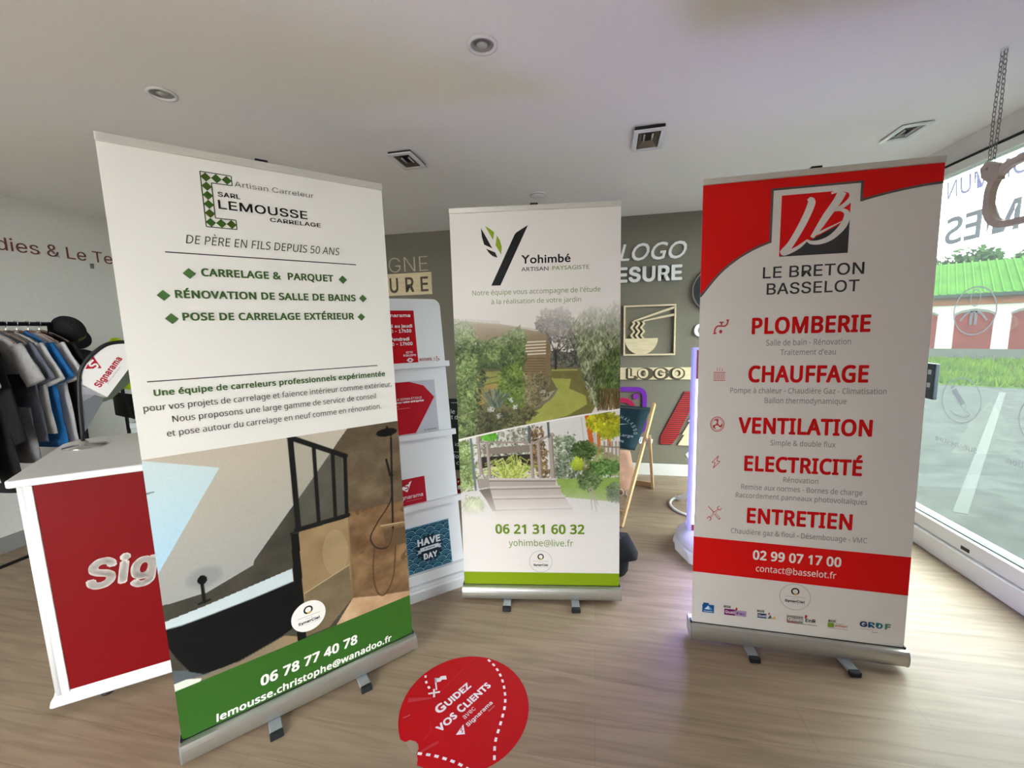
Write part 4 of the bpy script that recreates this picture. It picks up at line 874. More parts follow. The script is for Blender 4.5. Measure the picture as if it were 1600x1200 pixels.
# ------------------------------------------------------------------ leaning card display with its cards
SL = rad(7.6)
st_ = thing('card_display', 'white lacquered leaning display with ledges for printed cards', 'display stand', (-.775, 2.198, 0), math.atan2(.656, .755))
def sl(a, b, d): return (a, b * math.sin(SL) + d * math.cos(SL), b * math.cos(SL) - d * math.sin(SL))   # slope coordinates: along, up, back
SX0, SX1 = -.50, .012
part('back_panel', M['white_gloss'], st_, lambda bm: prism(bm, [(SX0, .06), (SX1, .06)] + [(SX1 - .045 + .045 * math.cos(rad(a)), 1.655 + .045 * math.sin(rad(a))) for a in range(0, 91, 15)] + [(SX0 + .045 - .045 * math.sin(rad(a)), 1.655 + .045 * math.cos(rad(a))) for a in range(0, 91, 15)], sl, 0, .02))
for b in (1.298, .892, .497, .085):
    h = .032 if b > .2 else .054
    def ledge(bm):
        prism(bm, [(SX0 - .012, b), (SX1 + .014, b), (SX1 + .014, b + h), (SX0 - .012, b + h)], sl, -.034, 0)
    part('ledge', M['white_gloss'], st_, ledge)
for s in (SX0 + .004, SX1 - .014):
    part('side_upright', M['white'], st_, lambda bm: prism(bm, [(.03, 0), (.30, 0), (.30, .06), (.24, 1.55), (.215, 1.55), (.03, .1)], lambda a, b, d: (d, a, b), s, s + .012))
def plinth(bm):
    loft(bm, [[(SX0 - e_, -.03 - e_, z), (SX1 + e_, -.03 - e_, z), (SX1 + e_, .30, z), (SX0 - e_, .30, z)] for e_, z in ((.012, 0), (.012, .052), (.004, .06), (.004, .066), (.0, .076), (.0, .082))], smooth=False)
part('plinth', M['white'], st_, plinth)
Wst = Matrix.Translation(st_.location) @ Matrix.Rotation(math.atan2(.656, .755), 4, 'Z')
def card(name, label, cat, a0, a1, b0, b1, mat, art):
    """a stiff card standing on a ledge; art in local metres from its lower left corner"""
    o = bpy.data.objects.new(name, None); COL.objects.link(o); o.empty_display_size = .05
    tag(o, label, cat, 'cards on the white display')
    org = Wst @ Vector(sl(a0, b0, -.0045)); o.location = org; o.rotation_euler = (-SL, 0, math.atan2(.656, .755))
    W_, H_ = a1 - a0, b1 - b0
    part('board', M['white'], o, lambda bm: box(bm, 0, W_, 0, .003, 0, H_))
    p = Print(); art(p, W_, H_)
    p.build('printed_face', mat, o, lambda V: np.stack([V[:, 0], -.0003 - V[:, 2] * .0003, V[:, 1]], 1))
    return o
CR = (.74, .05, .10); WT = (.93, .92, .93)
def art_hours(p, W, H):
    p.rect(0, 0, W, H, CR, 0); f = 'inter'
    p.text('Signarama', W - .185, W - .022, H - .037, .019, WT, f, .02)
    p.text('Lundi au jeudi', W - .196, W - .016, H - .098, .019, WT, f, .03); p.text('8h30 - 17h30', W - .185, W - .024, H - .126, .019, WT, f, .03)
    p.text('Vendredi', W - .150, W - .040, H - .172, .019, WT, f, .03); p.text('8h30 - 17h00', W - .185, W - .024, H - .199, .019, WT, f, .03)
    p.text('SITE', W - .066, W - .027, H - .245, .011, WT, f, .02); p.text('EQUIPE', W - .082, W - .010, H - .262, .011, WT, f, .02)
    p.poly(ell(W - .046, H - .284, .022, .012, 4), WT, 2); p.poly(ell(W - .046, H - .284, .016, .013, 20), WT, 2); p.ellipse(W - .046, H - .284, .006, .006, CR, 3)
card('hours_sign', 'tall red card with white opening hours on the top ledge of the display', 'card', -.36, -.152, 1.3302, 1.631, M['print_gloss'], art_hours)
def art_acc(p, W, H):
    p.rect(0, 0, W, H, (.88, .88, .88), 0); p.text('ACCUEIL', .005, .083, .009, .0145, (.62, .08, .16), 'inter', .03); p.rect(.094, .006, .0965, H - .006, (.62, .08, .16), 2)
    p.ellipse(.112, .028, .0035, .0035, (.62, .08, .16), 2); p.line([(.112, .025), (.113, .016), (.122, .016), (.126, .008), (.129, .009)], .0035, (.62, .08, .16), 2); p.line(ell(.113, .012, .008, .008, 16, 120, 380), .0025, (.62, .08, .16), 2)
card('reception_plaque', 'small white plaque reading ACCUEIL with a red wheelchair sign', 'plaque', -.150, -.005, 1.3302, 1.362, M['print_gloss'], art_acc)
def art_sig(p, W, H):
    p.rect(0, 0, W, H, (.74, .74, .77), 0); x = W - .284 + .0
    p.poly([(0, 0), (W - .138, 0), (W - .010, .20), (W - .075, H - .0), (0, H)] and [(0, .004), (W - .138, .004), (W - .010, .200), (W - .068, H - .03), (W - .15, H - .002), (0, H - .002)], (.70, .09, .14), 1)
    p.text('LA SIGNALÉTIQUE', W - .235, W - .085, .198, .012, (.92, .88, .9), 'inter'); p.text('pour votre entreprise', W - .235, W - .075, .181, .012, (.96, .95, .95), 'inter', .04); p.rect(W - .235, .166, W - .222, .167, (.9, .8, .8), 2); p.rect(W - .23, .150, W - .16, .1525, (.82, .45, .48), 2)
    p.text('by Signarama', W - .088, W - .016, .012, .0075, (.25, .25, .27), 'inter', .01)
card('brochure', 'grey brochure cover with a big red pentagon on the second ledge', 'brochure', -.35, -.067, .9242, 1.226, M['print_gloss'], art_sig)
def art_small(p, W, H):
    p.rect(0, 0, W, H, (.68, .11, .17), 0); cx, cy = .076, .108
    p.poly([(cx - .03, cy - .008), (cx + .036, cy + .026), (cx + .006, cy - .034)], WT, 2); p.line([(cx + .020, cy + .014), (cx - .002, cy + .008), (cx - .006, cy), (cx + .012, cy - .004), (cx + .008, cy - .016), (cx - .006, cy - .018)], .006, (.68, .11, .17), 3, 4)
    p.text('Signarama', .018, W - .018, .036, .021, (.90, .86, .87), 'inter', .012); p.rect(.07, .022, W - .025, .024, (.80, .5, .53), 2)
card('leaflet', 'small red leaflet with a white triangular emblem on the third ledge', 'leaflet', -.368, -.180, .5292, .677, M['print_gloss'], art_small)
def art_day(p, W, H):
    p.rect(0, 0, W, H, (.10, .28, .36), 0); L1 = (.42, .62, .70)
    r = .032
    for j in range(9):
        for i in range(-1, 6):
            x = i * .056 + (.028 if j % 2 else 0); y = H - j * .031 - .02
            for k, q in enumerate((r, r * .68, r * .38)):
                pts = [(x + q * math.cos(rad(a)), y + q * math.sin(rad(a))) for a in range(20, 161, 14)]
                pts = [(min(max(a, .002), W - .002), min(max(b, .002), H - .002)) for a, b in pts]
                p.line(pts, .0022 if k else .003, L1 if k else (.55, .72, .78), 1)
    cx, cy = W - .128, .123
    pts = []
    for k in range(36):
        q = .083 if k % 2 else .066; pts.append((cx + q * 1.05 * math.cos(k * math.pi / 18), cy + q * math.sin(k * math.pi / 18)))
    p.poly(pts, (.11, .16, .22), 2)
    p.text('HAVE', cx - .068, cx + .068, cy + .020, .040, (.90, .92, .92), 'inter', .045); p.text('DAY', cx - .040, cx + .042, cy - .062, .034, (.90, .92, .92), 'inter', .045)
    p.poly([(cx - .055, cy + .008), (cx + .055, cy + .012), (cx + .055, cy - .010), (cx - .055, cy - .014)], (.86, .89, .90), 3); p.poly([(cx - .075, cy - .002), (cx - .052, cy - .002), (cx - .052, cy - .022), (cx - .075, cy - .022), (cx - .066, cy - .012)], (.75, .8, .82), 3); p.poly([(cx + .052, cy + .006), (cx + .072, cy + .006), (cx + .064, cy - .004), (cx + .072, cy - .016), (cx + .052, cy - .016)], (.75, .8, .82), 3)
    p.text('A NICE', cx - .032, cx + .032, cy - .005, .009, (.2, .3, .36), 'inter', .03, 0, 4)
card('greeting_card', 'teal scale patterned card reading HAVE DAY on the bottom ledge', 'card', -.320, -.061, .1392, .399, M['print_gloss'], art_day)

# ------------------------------------------------------------------ round floor sticker
sa = rad(58.862)
sk = bpy.data.objects.new('floor_sticker', None); COL.objects.link(sk); tag(sk, 'round red worn floor sticker with white lettering and dashed route', 'sticker'); sk.location = (-.513, 1.397, .0006); sk.rotation_euler = (0, 0, sa)
def art_sticker(p):
    RD = (.72, .05, .09); R = .257
    a0 = math.degrees(math.atan2(.076, -.240)); pts = [(R * math.cos(rad(a)), R * math.sin(rad(a))) for a in np.linspace(-165, a0, 70)] + [(-.238, .056), (-.222, .045), (-.212, .018), (-.218, .000), (-.236, -.012), (-.244, -.03), (-.258, -.045)]
    # fan of triangles so that the torn edge stays clean
    p.add([(0, 0, 0)] + [(a, b, 0) for a, b in pts], [(0, i, i + 1) for i in range(1, len(pts))] + [(0, len(pts), 1)], RD)
    f = (.93, .90, .92)
    p.text('G', -.088, -.049, .049, .040, f, 'b', .05, 0, 2); p.text('UIDEZ', -.043, .083, .049, .031, f, 'b', .05, 0, 2)
    for x in (-.036, -.022, .002, .018, .048, .060): pass
    p.text('VOS', -.132, -.045, -.013, .031, f, 'b', .05, 0, 2); p.text('C', -.028, -.001, -.013, .037, f, 'b', .05, 0, 2); p.text('LIENTS', .004, .139, -.013, .031, f, 'b', .05, 0, 2)
    p.text('avec', -.035, .023, -.042, .022, f, 'inter', -.005, 0, 2); p.text('Signarama', -.047, .086, -.075, .0165, f, 'inter', .02, 0, 2); p.text('Rennes', .050, .082, -.090, .007, (.85, .6, .62), 'inter', 0, 0, 2)
    p.poly([(-.098, -.064), (-.052, -.053), (-.074, -.087)], f, 2); p.line([(-.064, -.058), (-.074, -.064), (-.070, -.070), (-.078, -.076)], .004, RD, 3)
    def dashes(path, n, L=.016, w=.0095):
        P = smoothpath([(a, b, 0) for a, b in path], 10); d = [0]
        for a, b in zip(P, P[1:]): d.append(d[-1] + (b - a).length)
        for k in range(n):
            s = (k + .2) * d[-1] / n; out = []
            for q in (s, s + L):
                i = max(j for j in range(len(d)) if d[j] <= min(q, d[-1] - 1e-6)); i = min(i, len(P) - 2); t = (q - d[i]) / max(d[i + 1] - d[i], 1e-6); v = P[i].lerp(P[i + 1], min(t, 1)); out.append((v.x, v.y))
            p.line(out, w, f, 2)
    dashes([(.229, .106), (.222, .049), (.199, -.012), (.162, -.067), (.117, -.113), (.064, -.147), (.006, -.178), (-.024, -.196), (-.047, -.216), (-.075, -.243)], 15)
    dashes([(-.236, -.008), (-.21, -.046), (-.193, -.074), (-.179, -.103), (-.166, -.132), (-.154, -.168), (-.145, -.205)], 7)
    dashes([(-.008, .25), (-.025, .226), (-.037, .198), (-.042, .165)], 3, .013)
    p.line([(-.060, .160), (-.022, .130)], .008, f, 2); p.line([(-.054, .128), (-.030, .160)], .008, f, 2)
    p.line([(-.026, .148), (.008, .202)], .006, f, 2); p.poly([(.006, .203), (.018, .188), (.030, .190), (.046, .176), (.036, .158), (.022, .172), (.010, .170), (-.006, .182)], f, 2)
    g = (.74, .22, .25)
    p.poly([(-.14, .19), (-.125, .205), (-.06, .135), (-.066, .130)], g, 1); p.poly([(-.155, -.03), (-.160, -.04), (-.225, -.02), (-.223, -.012)], g, 1); p.line([(-.02, .13), (.20, .155)], .0015, (.76, .22, .25), 1)
    p.line([(-.19, .145), (-.165, .135)], .002, (.8, .6, .6), 2); p.line([(-.13, .05), (-.15, .02), (-.19, .01)], .002, g, 1)
ps = Print(); art_sticker(ps); ps.build('printed_film', M['floor_print'], sk, lambda V: np.stack([V[:, 0], V[:, 1], V[:, 2] * .0003], 1))
part('torn_backing', bsdf('clear_film', (.62, .56, .48), .25), sk, lambda bm: prism(bm, [(-.222, .05), (-.212, .03), (-.212, .012), (-.235, -.008), (-.247, .0), (-.244, .03), (-.238, .055)], XY, -.0004, .0001))

# ------------------------------------------------------------------ signs on the taupe wall
wx = lambda a, b, d: (a, YB - d, b)
def wall_word(label, s, u0, u1, v, cap, mat, thick, group=None, **kw):
    o = thing('wall_lettering', label, 'sign', (u0, YB, v)); iv = lambda a, b, d: (a - u0, -d, b - v)
    letters(o, 'letter', iv, s, u0, u1, v, cap, mat, .0, thick, **kw)
    return o
CRM = bsdf('cream_letters_wall', (.80, .76, .66), .6)
wall_word('thin cream letters IGNE above the carved plaque between the first two banners', 'ENSEIGNE', -2.86, -1.729, 2.137, .147, CRM, .012, font='inter', bold=-.016)
pq = thing('carved_plaque', 'pale wooden plaque with dark cut letters URE under the thin lettering', 'sign', (-2.5, YB, 1.89))
part('board', M['plywood'], pq, lambda bm: box(bm, -.50, .806, -.018, 0, 0, .229, .002))
CUT = bsdf('burnt_brown', (.36, .31, .25), .8)
for ch, a, b in (('M', -2.735, -2.605), ('E', -2.525, -2.44), ('S', -2.35, -2.25), ('U', -2.257 + .088, -2.072), ('R', -1.988, -1.892), ('E', -1.815, -1.729)):
    bm = BM(); add_text(bm, lambda x, y, d: (x + 2.5, -d, y - 1.89), (ch, a, b, 1.921, .154), .0185, .0195, font='inter', bold=.02); obj('cut_letter', bm, CUT, pq)
WL = bsdf('white_letters', (.93, .93, .91), .4)
wall_word('white slanted brush letters LOGO on the taupe wall beside the garden banner', 'LOGO', .226, .832, 2.115, .155, WL, .02, font='b', bold=.012, shear=.28)
wall_word('bold white letters MESURE under the brush lettering on the taupe wall', 'MESURE', .04, .797, 1.915, .142, WL, .025, font='inter', bold=.034)
# noodle bowl
nb = thing('noodle_sign', 'square plywood sign of a noodle bowl with chopsticks on the taupe wall', 'sign', (.51, YB, 1.21)); sw = lambda a, b, d: (a - .51, -d, b - 1.21)
part('frame', M['plywood'], nb, lambda bm: ring_prism(bm, [(.271, 1.211), (.751, 1.211), (.751, 1.695), (.271, 1.695)], [(.287, 1.226), (.737, 1.226), (.737, 1.680), (.287, 1.680)], sw, .0, .03))
part('bowl', M['plywood'], nb, lambda bm: prism(bm, [(.284, 1.377), (.592, 1.377)] + [(.438 + .154 * math.cos(rad(a)), 1.377 + .157 * math.sin(rad(a))) for a in range(-10, -171, -10)], sw, .0, .028))
for q in ([(.366, 1.536), (.366, 1.552), (.736, 1.676), (.736, 1.652)], [(.455, 1.538), (.455, 1.551), (.737, 1.608), (.737, 1.585)]): part('chopstick', M['plywood'], nb, lambda bm: prism(bm, q, sw, .004, .026))
for k in range(3):
    x0 = .358 + k * .046
    L = [(x0 + .012 * math.sin(t * 2 * math.pi * 2.2 + 2.2), 1.377 + .165 * t) for t in np.linspace(0, 1, 30)]
    part('noodle', M['plywood'], nb, lambda bm: prism(bm, [(a - .010, b) for a, b in L] + [(a + .010, b) for a, b in L[::-1]], sw, .0, .024))
pl = thing('plank_sign', 'pale plywood strip with cut out letters LOGO below the noodle bowl', 'sign', (.57, YB, .973)); sp_ = lambda a, b, d: (a - .57, -d, b - .973)
part('strip', M['plywood'], pl, lambda bm: prism(bm, [(-.08, .974), (.935, .974), (.935, 1.091), (-.08, 1.091)], sp_, 0, .018))
bm = BM(); add_text(bm, sp_, ('LOGO', .296, .848, .974, .117), .0182, .0188, font='inter', bold=.10); obj('gap_shade', bm, bsdf('painted_gap_shade', (.36, .33, .27), .9), pl)  # flat dark lettering paints the shade in the gaps around the letters
for i, ch in enumerate('LOGO'):
    a, b = ((.318, .372), (.412, .508), (.570, .668), (.728, .830))[i]; bm = BM(); add_text(bm, sp_, (ch, a, b, .990, .092), .0188, .028, font='inter', bold=.03); obj('letter', bm, M['plywood'], pl)
# rounded camera pictogram
cg = thing('camera_pictogram', 'purple rounded square camera pictogram on the wall behind the deckchair', 'sign', (.28, YB, .66)); sc_ = lambda a, b, d: (a - .28, -d, b - .66)
part('rim', bsdf('purple_acrylic', (.44, .14, .64), .4), cg, lambda bm: ring_prism(bm, rrect(.06, .42, .500, .899, .09), rrect(.105, .465, .457, .855, .055), sc_, 0, .02))
part('lens_ring', bsdf('magenta_acrylic', (.70, .10, .30), .4), cg, lambda bm: ring_prism(bm, ell(.272, .665, .125, .125, 40), ell(.272, .665, .08, .08, 40), sc_, 0, .02))
part('dot', bsdf('purple_acrylic_dot', (.50, .16, .60), .4), cg, lambda bm: prism(bm, ell(.393, .805, .028, .03, 20), sc_, 0, .02))
# striped letter, disc, ring letter, plywood fir
sa_ = thing('striped_letter', 'big slanted letter cut from red and dark stripes on the taupe wall', 'sign', (.85, YB, .32)); ss = lambda a, b, d: (a - .85, -d, b - .32)
AO = [(.850, .855), (.960, .855), (.975, .76), (.918, .70), (.812, .455), (.812, .428), (.742, .322), (.637, .320), (.634, .40)]
part('letter_body', noisy('dark_red', (.30, .09, .08), (.34, .10, .09), 20, .6), sa_, lambda bm: prism(bm, AO, ss, 0, .012))
def stripes(bm):
    for k in range(30):
        y0 = .305 + k * .0205; z = y0
        # stripe clipped to the slanted stroke
        def span(y):
            xs = []
            for (x1, y1), (x2, y2) in zip(AO, AO[1:] + AO[:1]):
                if (y1 > y) != (y2 > y): xs.append(x1 + (x2 - x1) * (y - y1) / (y2 - y1))
            return (min(xs), max(xs)) if len(xs) >= 2 else None
        a, b = span(y0 + .004), span(y0 + .015)
        if a and b: prism(bm, [(a[0], y0 + .004), (a[1], y0 + .004), (b[1], y0 + .015), (b[0], y0 + .015)], ss, .012, .016)
part('stripes', bsdf('bright_red_stripe', (.72, .16, .16), .5), sa_, stripes)
ds = thing('disc_sign', 'black round sign on the taupe wall half hidden by the plumber banner', 'sign', (1.093, YB, 1.81))
part('disc', M['black'], ds, lambda bm: prism(bm, ell(0, 0, .202, .202, 48), XZ, -.03, 0)); part('standoff_rim', M['grey_metal'], ds, lambda bm: ring_prism(bm, ell(0, 0, .206, .206, 48), ell(0, 0, .196, .196, 48), XZ, -.032, -.02))
wall_word('white round letter on the taupe wall above the lit totem', 'G', .92, 1.035, 1.383, .118, WL, .02, font='inter', bold=.04)
ft = thing('plywood_fir', 'plywood fir tree cut-out on the wall beside the lit totem', 'sign', (1.03, YB, .12)); sf = lambda a, b, d: (a - 1.03, -d, b - .12)
part('branches', M['plywood'], ft, lambda bm: prism(bm, [(.798, .319), (.857, .424), (.835, .428), (.905, .556), (.885, .56), (1.03, .78), (1.175, .56), (1.155, .556), (1.225, .428), (1.203, .424), (1.262, .319)], sf, 0, .018)); part('trunk', bsdf('brown_plywood', (.38, .32, .24), .7), ft, lambda bm: prism(bm, [(.985, .13), (1.075, .13), (1.075, .319), (.985, .319)], sf, 0, .016))
hk = thing('coat_hook', 'small white double hook on the taupe wall behind the deckchair', 'hook', (.49, YB, .36))
part('backplate', M['white'], hk, lambda bm: box(bm, -.05, .05, -.008, 0, -.03, .03, .003))
for s in (-1, 1): part('hook', M['white'], hk, lambda bm: tube(bm, smoothpath([(s * .03, -.006, 0), (s * .042, -.03, -.022), (s * .056, -.04, -.02), (s * .062, -.044, .02)], 5), .008, 8))
# text on the white wall
wt = thing('wall_lettering', 'thin dark red lettering about goodies on the white left wall', 'sign', (XL, 2.4, 2.15))
letters(wt, 'letter', lambda a, b, d: (d, a - 2.4, b - 2.15), 'Les Goodies & Le Textile', 1.751, 3.222, 2.153, .089, bsdf('dark_red_vinyl', (.46, .22, .20), .6), .0, .003, font='inter', bold=-.002)
bm = BM(); box(bm, 0, .006, -.012, .012, -.02, .02, .002); o = obj('wall_fixing', bm, M['grey_metal'], loc=(XL, 2.81, 2.115)); tag(o, 'tiny grey fixing on the white wall under the lettering', 'fixing')

# ------------------------------------------------------------------ chalkboard and small red sign behind the display
cb = thing('chalkboard', 'black chalkboard with white writing standing between display and garden banner', 'chalkboard', (-1.30, YB - .10, 0))
def tilt(a, b, d): return (a, b * .11 + d, b)
part('board', bsdf('slate', (.07, .08, .09), .8), cb, lambda bm: prism(bm, [(-.26, 0), (.26, 0), (.26, .77), (-.26, .77)], tilt, -.012, 0))
tl2 = lambda a, b, d: tilt(a, b, -.0125 - d)
CH = bsdf('chalk', (.80, .82, .82), .9)
for s, a, b, v, c in (('le', -.235, -.19, .61, .045), ('it dé', -.245, -.12, .55, .045), ('ide', -.19, -.11, .26, .04), ('lois', -.20, -.10, .13, .04), ('ci', -.175, -.13, .06, .04)):
    bm = BM(); add_text(bm, tl2, (s, a, b, v, c), 0, .0008, font='noto'); obj('chalk_lettering', bm, CH, cb)
for v in (.195, .725): part('chalk_line', CH, cb, lambda bm: prism(bm, [(-.23, v), (.2, v), (.2, v + .004), (-.23, v + .004)], tl2, 0, .0006))
rs = thing('red_floor_sign', 'small red sign with white squiggles low behind the display edge', 'sign', (-1.14, 3.42, 0), rad(8))
part('panel', M['red'], rs, lambda bm: prism(bm, [(-.09, .03), (.14, .03), (.14, .17), (-.09, .17)], lambda a, b, d: (a, b * .1 + d, b), -.008, 0)); part('stand', M['black'], rs, lambda bm: (box(bm, -.07, .12, -.02, .06, 0, .012, .002), box(bm, 0, .05, .006, .012, .01, .06)))
rf_ = lambda a, b, d: (a, b * .1 - .0085 - d, b)
for a_ in (('r', -.08, -.065, .135, .02), ('e', -.055, -.03, .135, .02), ('8', -.08, -.055, .075, .035), ('8', -.045, -.02, .075, .035)): bm = BM(); add_text(bm, rf_, a_, 0, .0006, font='inter', bold=.02); obj('printed_lettering', bm, WL, rs)

# ------------------------------------------------------------------ deckchair with bag
dk = thing('deckchair', 'wooden deckchair with a dark teal printed sling behind the garden banner', 'deckchair', (0, 0, 0))
W0 = Vector((-.92, .39, 0)).normalized() * .55
A0, A1 = Vector((.192, 3.035, .0)), Vector((.509, 3.75, .815)); B0_, B1_ = Vector((.415, 3.50, .585)), Vector((.496, 3.852, 0))
def bar(bm, a, b, w=.019, t=.012):
    d = (b - a).normalized(); s = d.cross(Vector((0, 0, 1))).normalized(); n = s.cross(d)
    loft(bm, [[p + s * t + n * w, p - s * t + n * w, p - s * t - n * w, p + s * t - n * w] for p in (a, b)], smooth=False)
for o_ in (Vector((0, 0, 0)), W0):
    part('long_rail', M['wood'], dk, lambda bm: bar(bm, A0 + o_, A1 + o_, .02, .011)); part('rear_leg', M['wood'], dk, lambda bm: bar(bm, B0_ + o_ + Vector((.026, -.006, 0)), B1_ + o_ + Vector((.026, -.006, 0)), .019, .011))
part('cross_bar', M['wood'], dk, lambda bm: bar(bm, B1_ + Vector((.03, 0, .03)), B1_ + W0 + Vector((-.03, 0, .03)), .024, .010)); part('cross_bar', M['wood'], dk, lambda bm: bar(bm, A0.lerp(A1, .93) + Vector((.01, 0, 0)), A0.lerp(A1, .93) + W0, .016, .016)); part('cross_bar', M['wood'], dk, lambda bm: bar(bm, A0.lerp(A1, .10), A0.lerp(A1, .10) + W0, .016, .016))
T0, T1 = A0.lerp(A1, .965), Vector((.342, 3.40, .495))
p = Print(); sh_ = []
N = 12
for j in range(N + 1):
    t = j / N; q = T0.lerp(T1, t) + Vector((-.012, -.02, -.035 * math.sin(math.pi * t) * .4))
    for i in range(7):
        s = .03 + .94 * i / 6; sh_.append(q + W0 * s + Vector((0, 0, .0)))
def sling(bm):
    v = [bm.verts.new(q) for q in sh_]
    for j in range(N):
        for i in range(6): bm.faces.new((v[j * 7 + i], v[j * 7 + i + 1], v[j * 7 + 7 + i + 1], v[j * 7 + 7 + i]))
so = part('sling', noisy('dark_teal_canvas', (.05, .17, .21), (.07, .21, .25), 40, .85), dk, sling, smooth=True); sm = so.modifiers.new('solid', 'SOLIDIFY'); sm.thickness = .004; sm.offset = 0
un = W0.normalized(); dn = (T1 - T0).normalized(); nf = un.cross(dn).normalized(); nf = nf if nf.y < 0 else -nf
H_ = (T1 - T0).length
def sf_(a, b, d): return T0 + Vector((-.012, -.02, -.014 * math.sin(math.pi * min(max(-b / H_, 0), 1)))) - un * (a - .55) + dn * (-b) + nf * (.004 + d)
PP = bsdf('pale_print', (.66, .74, .76), .8)
for a_ in (('Large', .36, .48, -.33, .03), ('1996', .34, .42, -.40, .028)): bm = BM(); add_text(bm, sf_, a_, 0, .001, font='b'); obj('printed_lettering', bm, PP, so)
bm = BM()
for i, ch in enumerate('&THALASSO'):
    a = rad(100 - i * 10.5); add_text(bm, lambda x, y, d: sf_(.28 + (.20 + y) * math.cos(a) + x * math.sin(a), -.34 + (.20 + y) * math.sin(a) - x * math.cos(a), d), (ch, -.011, .011, 0, .03), 0, .001, font='inter')
obj('printed_lettering', bm, PP, so)
part('printed_wave', PP, so, lambda bm: prism(bm, [(.29, -.225), (.34, -.195), (.40, -.19), (.34, -.205)], sf_, 0, .001))
bg_ = thing('canvas_bag', 'pinkish beige canvas bag with rope rings under the deckchair sling', 'bag', (.17, 3.72, 0))
def bag(bm):
    for_ = []
    for z, wx_, wy_ in ((0, .14, .06), (.04, .16, .08), (.16, .165, .085), (.28, .15, .07), (.36, .14, .05), (.39, .135, .03)):
        for_.append([(math.cos(t) * wx_ * (1 + .05 * math.sin(3 * t + z * 20)) + .02 * math.sin(z * 9), math.sin(t) * wy_ * (1 + .12 * math.sin(5 * t + z * 14)), z) for t in np.linspace(0, 2 * math.pi, 36, endpoint=False)])
    loft(bm, for_)
part('bag_body', noisy('pinkish_canvas', (.72, .55, .45), (.80, .63, .53), 14, .9, 0, .3), bg_, bag, smooth=True)
for x in (-.05, .05, .12): part('rope_ring', bsdf('pale_rope', (.80, .74, .66), .9), bg_, lambda bm: tube(bm, [(x + .024 * math.cos(t), -.10, .035 + .03 * math.sin(t)) for t in np.linspace(0, 2 * math.pi, 16, endpoint=False)], .006, 6, closed=True))

# ------------------------------------------------------------------ black carry bag
bb = thing('carry_bag', 'black fabric carry bag on the floor behind the garden banner foot', 'bag', (.10, 2.45, 0), rad(10))
def bbag(bm):
    R = []
    for z, x0, x1, y in ((0, -.16, .085, .07), (.02, -.165, .095, .08), (.09, -.165, .10, .08), (.10, -.17, .15, .085), (.13, -.17, .155, .08), (.19, -.16, .125, .06), (.235, -.14, .10, .035)):
        c = (x0 + x1) / 2; w = (x1 - x0) / 2
        R.append([(c + w * math.copysign(abs(math.cos(t)) ** .6, math.cos(t)), y * math.copysign(abs(math.sin(t)) ** .7, math.sin(t)) * (1 + .1 * math.sin(4 * t + z * 30)), z) for t in np.linspace(0, 2 * math.pi, 32, endpoint=False)])
    loft(bm, R)
part('bag_body', noisy('black_fabric', (.045, .045, .05), (.08, .08, .085), 60, .9, 0, .2), bb, bbag, smooth=True)
part('strap', M['black'], bb, lambda bm: tube(bm, smoothpath([(-.08, -.03, .22), (-.06, -.05, .25), (.0, -.05, .255), (.05, -.03, .22)], 5), .008, 6))

# ------------------------------------------------------------------ lit totem
LV = bpy.data.materials.new('lit_violet_acrylic'); LV.use_nodes = True; b_ = LV.node_tree.nodes['Principled BSDF']; b_.inputs['Base Color'].default_value = (*lin((.56, .56, .80)), 1); b_.inputs['Emission Color'].default_value = (.36, .34, 1.0, 1); b_.inputs['Emission Strength'].default_value = .13
tt = thing('lit_totem', 'tall lit violet display totem with red bands behind the plumber banner', 'totem', (.80, 2.76, 0))
TX0, TX1 = -.205, .205
part('light_box', LV, tt, lambda bm: (box(bm, TX0, TX1, -.03, .03, .155, 1.352, .012)))
LS = bpy.data.materials.new('lit_screen'); LS.use_nodes = True; b_ = LS.node_tree.nodes['Principled BSDF']; b_.inputs['Base Color'].default_value = (.6, .6, .8, 1); b_.inputs['Emission Color'].default_value = (.46, .40, 1.0, 1); b_.inputs['Emission Strength'].default_value = 3.4
part('screen', LS, tt, lambda bm: box(bm, TX0 + .024, TX1 - .024, -.0335, -.0295, .205, 1.155))
for s, b0, b1 in (('header_panel', 1.16, 1.338), ('footer_panel', .158, .20)):
    part(s, bsdf('dark_red_film', (.50, .03, .14), .5), tt, lambda bm: box(bm, TX0 + .022, TX1 - .022, -.034, .034, b0, b1, .002))
part('foot_disc', bsdf('lavender_plastic', (.80, .80, .88), .4), tt, lambda bm: lathe(bm, [(.24, .075), (.265, .085), (.265, .11), (.25, .125), (.21, .16), (.03, .165)], (0, 0, 0), 48))
part('foot_platform', bsdf('white_plastic', (.85, .85, .88), .4), tt, lambda bm: lathe(bm, [(.27, 0), (.275, .004), (.28, .055), (.29, .06), (.29, .078), (.26, .084)], (0, 0, 0), 10, smooth=False))
# white tube side table with ring foot
rt_ = thing('ring_table', 'white side table on a thin tube ring foot behind the lit totem', 'table', (.83, 3.47, 0))
part('ring_foot', M['white'], rt_, lambda bm: tube(bm, [(.215 * math.cos(t), .215 * math.sin(t), .011) for t in np.linspace(0, 2 * math.pi, 40, endpoint=False)], .011, 8, closed=True))
part('leg', M['white'], rt_, lambda bm: tube(bm, smoothpath([(-.15, .15, .015), (-.10, .10, .04), (-.05, .03, .16), (-.01, 0, .42)], 6), .02, 8, flat=.4))
part('leg', M['white'], rt_, lambda bm: tube(bm, smoothpath([(.15, -.15, .015), (.10, -.10, .04), (.05, -.03, .16), (.01, 0, .42)], 6), .02, 8, flat=.4))
part('tabletop', M['white'], rt_, lambda bm: lathe(bm, [(.2, .415), (.21, .42), (.21, .43), (.2, .435)], (.10, 0, 0), 40))

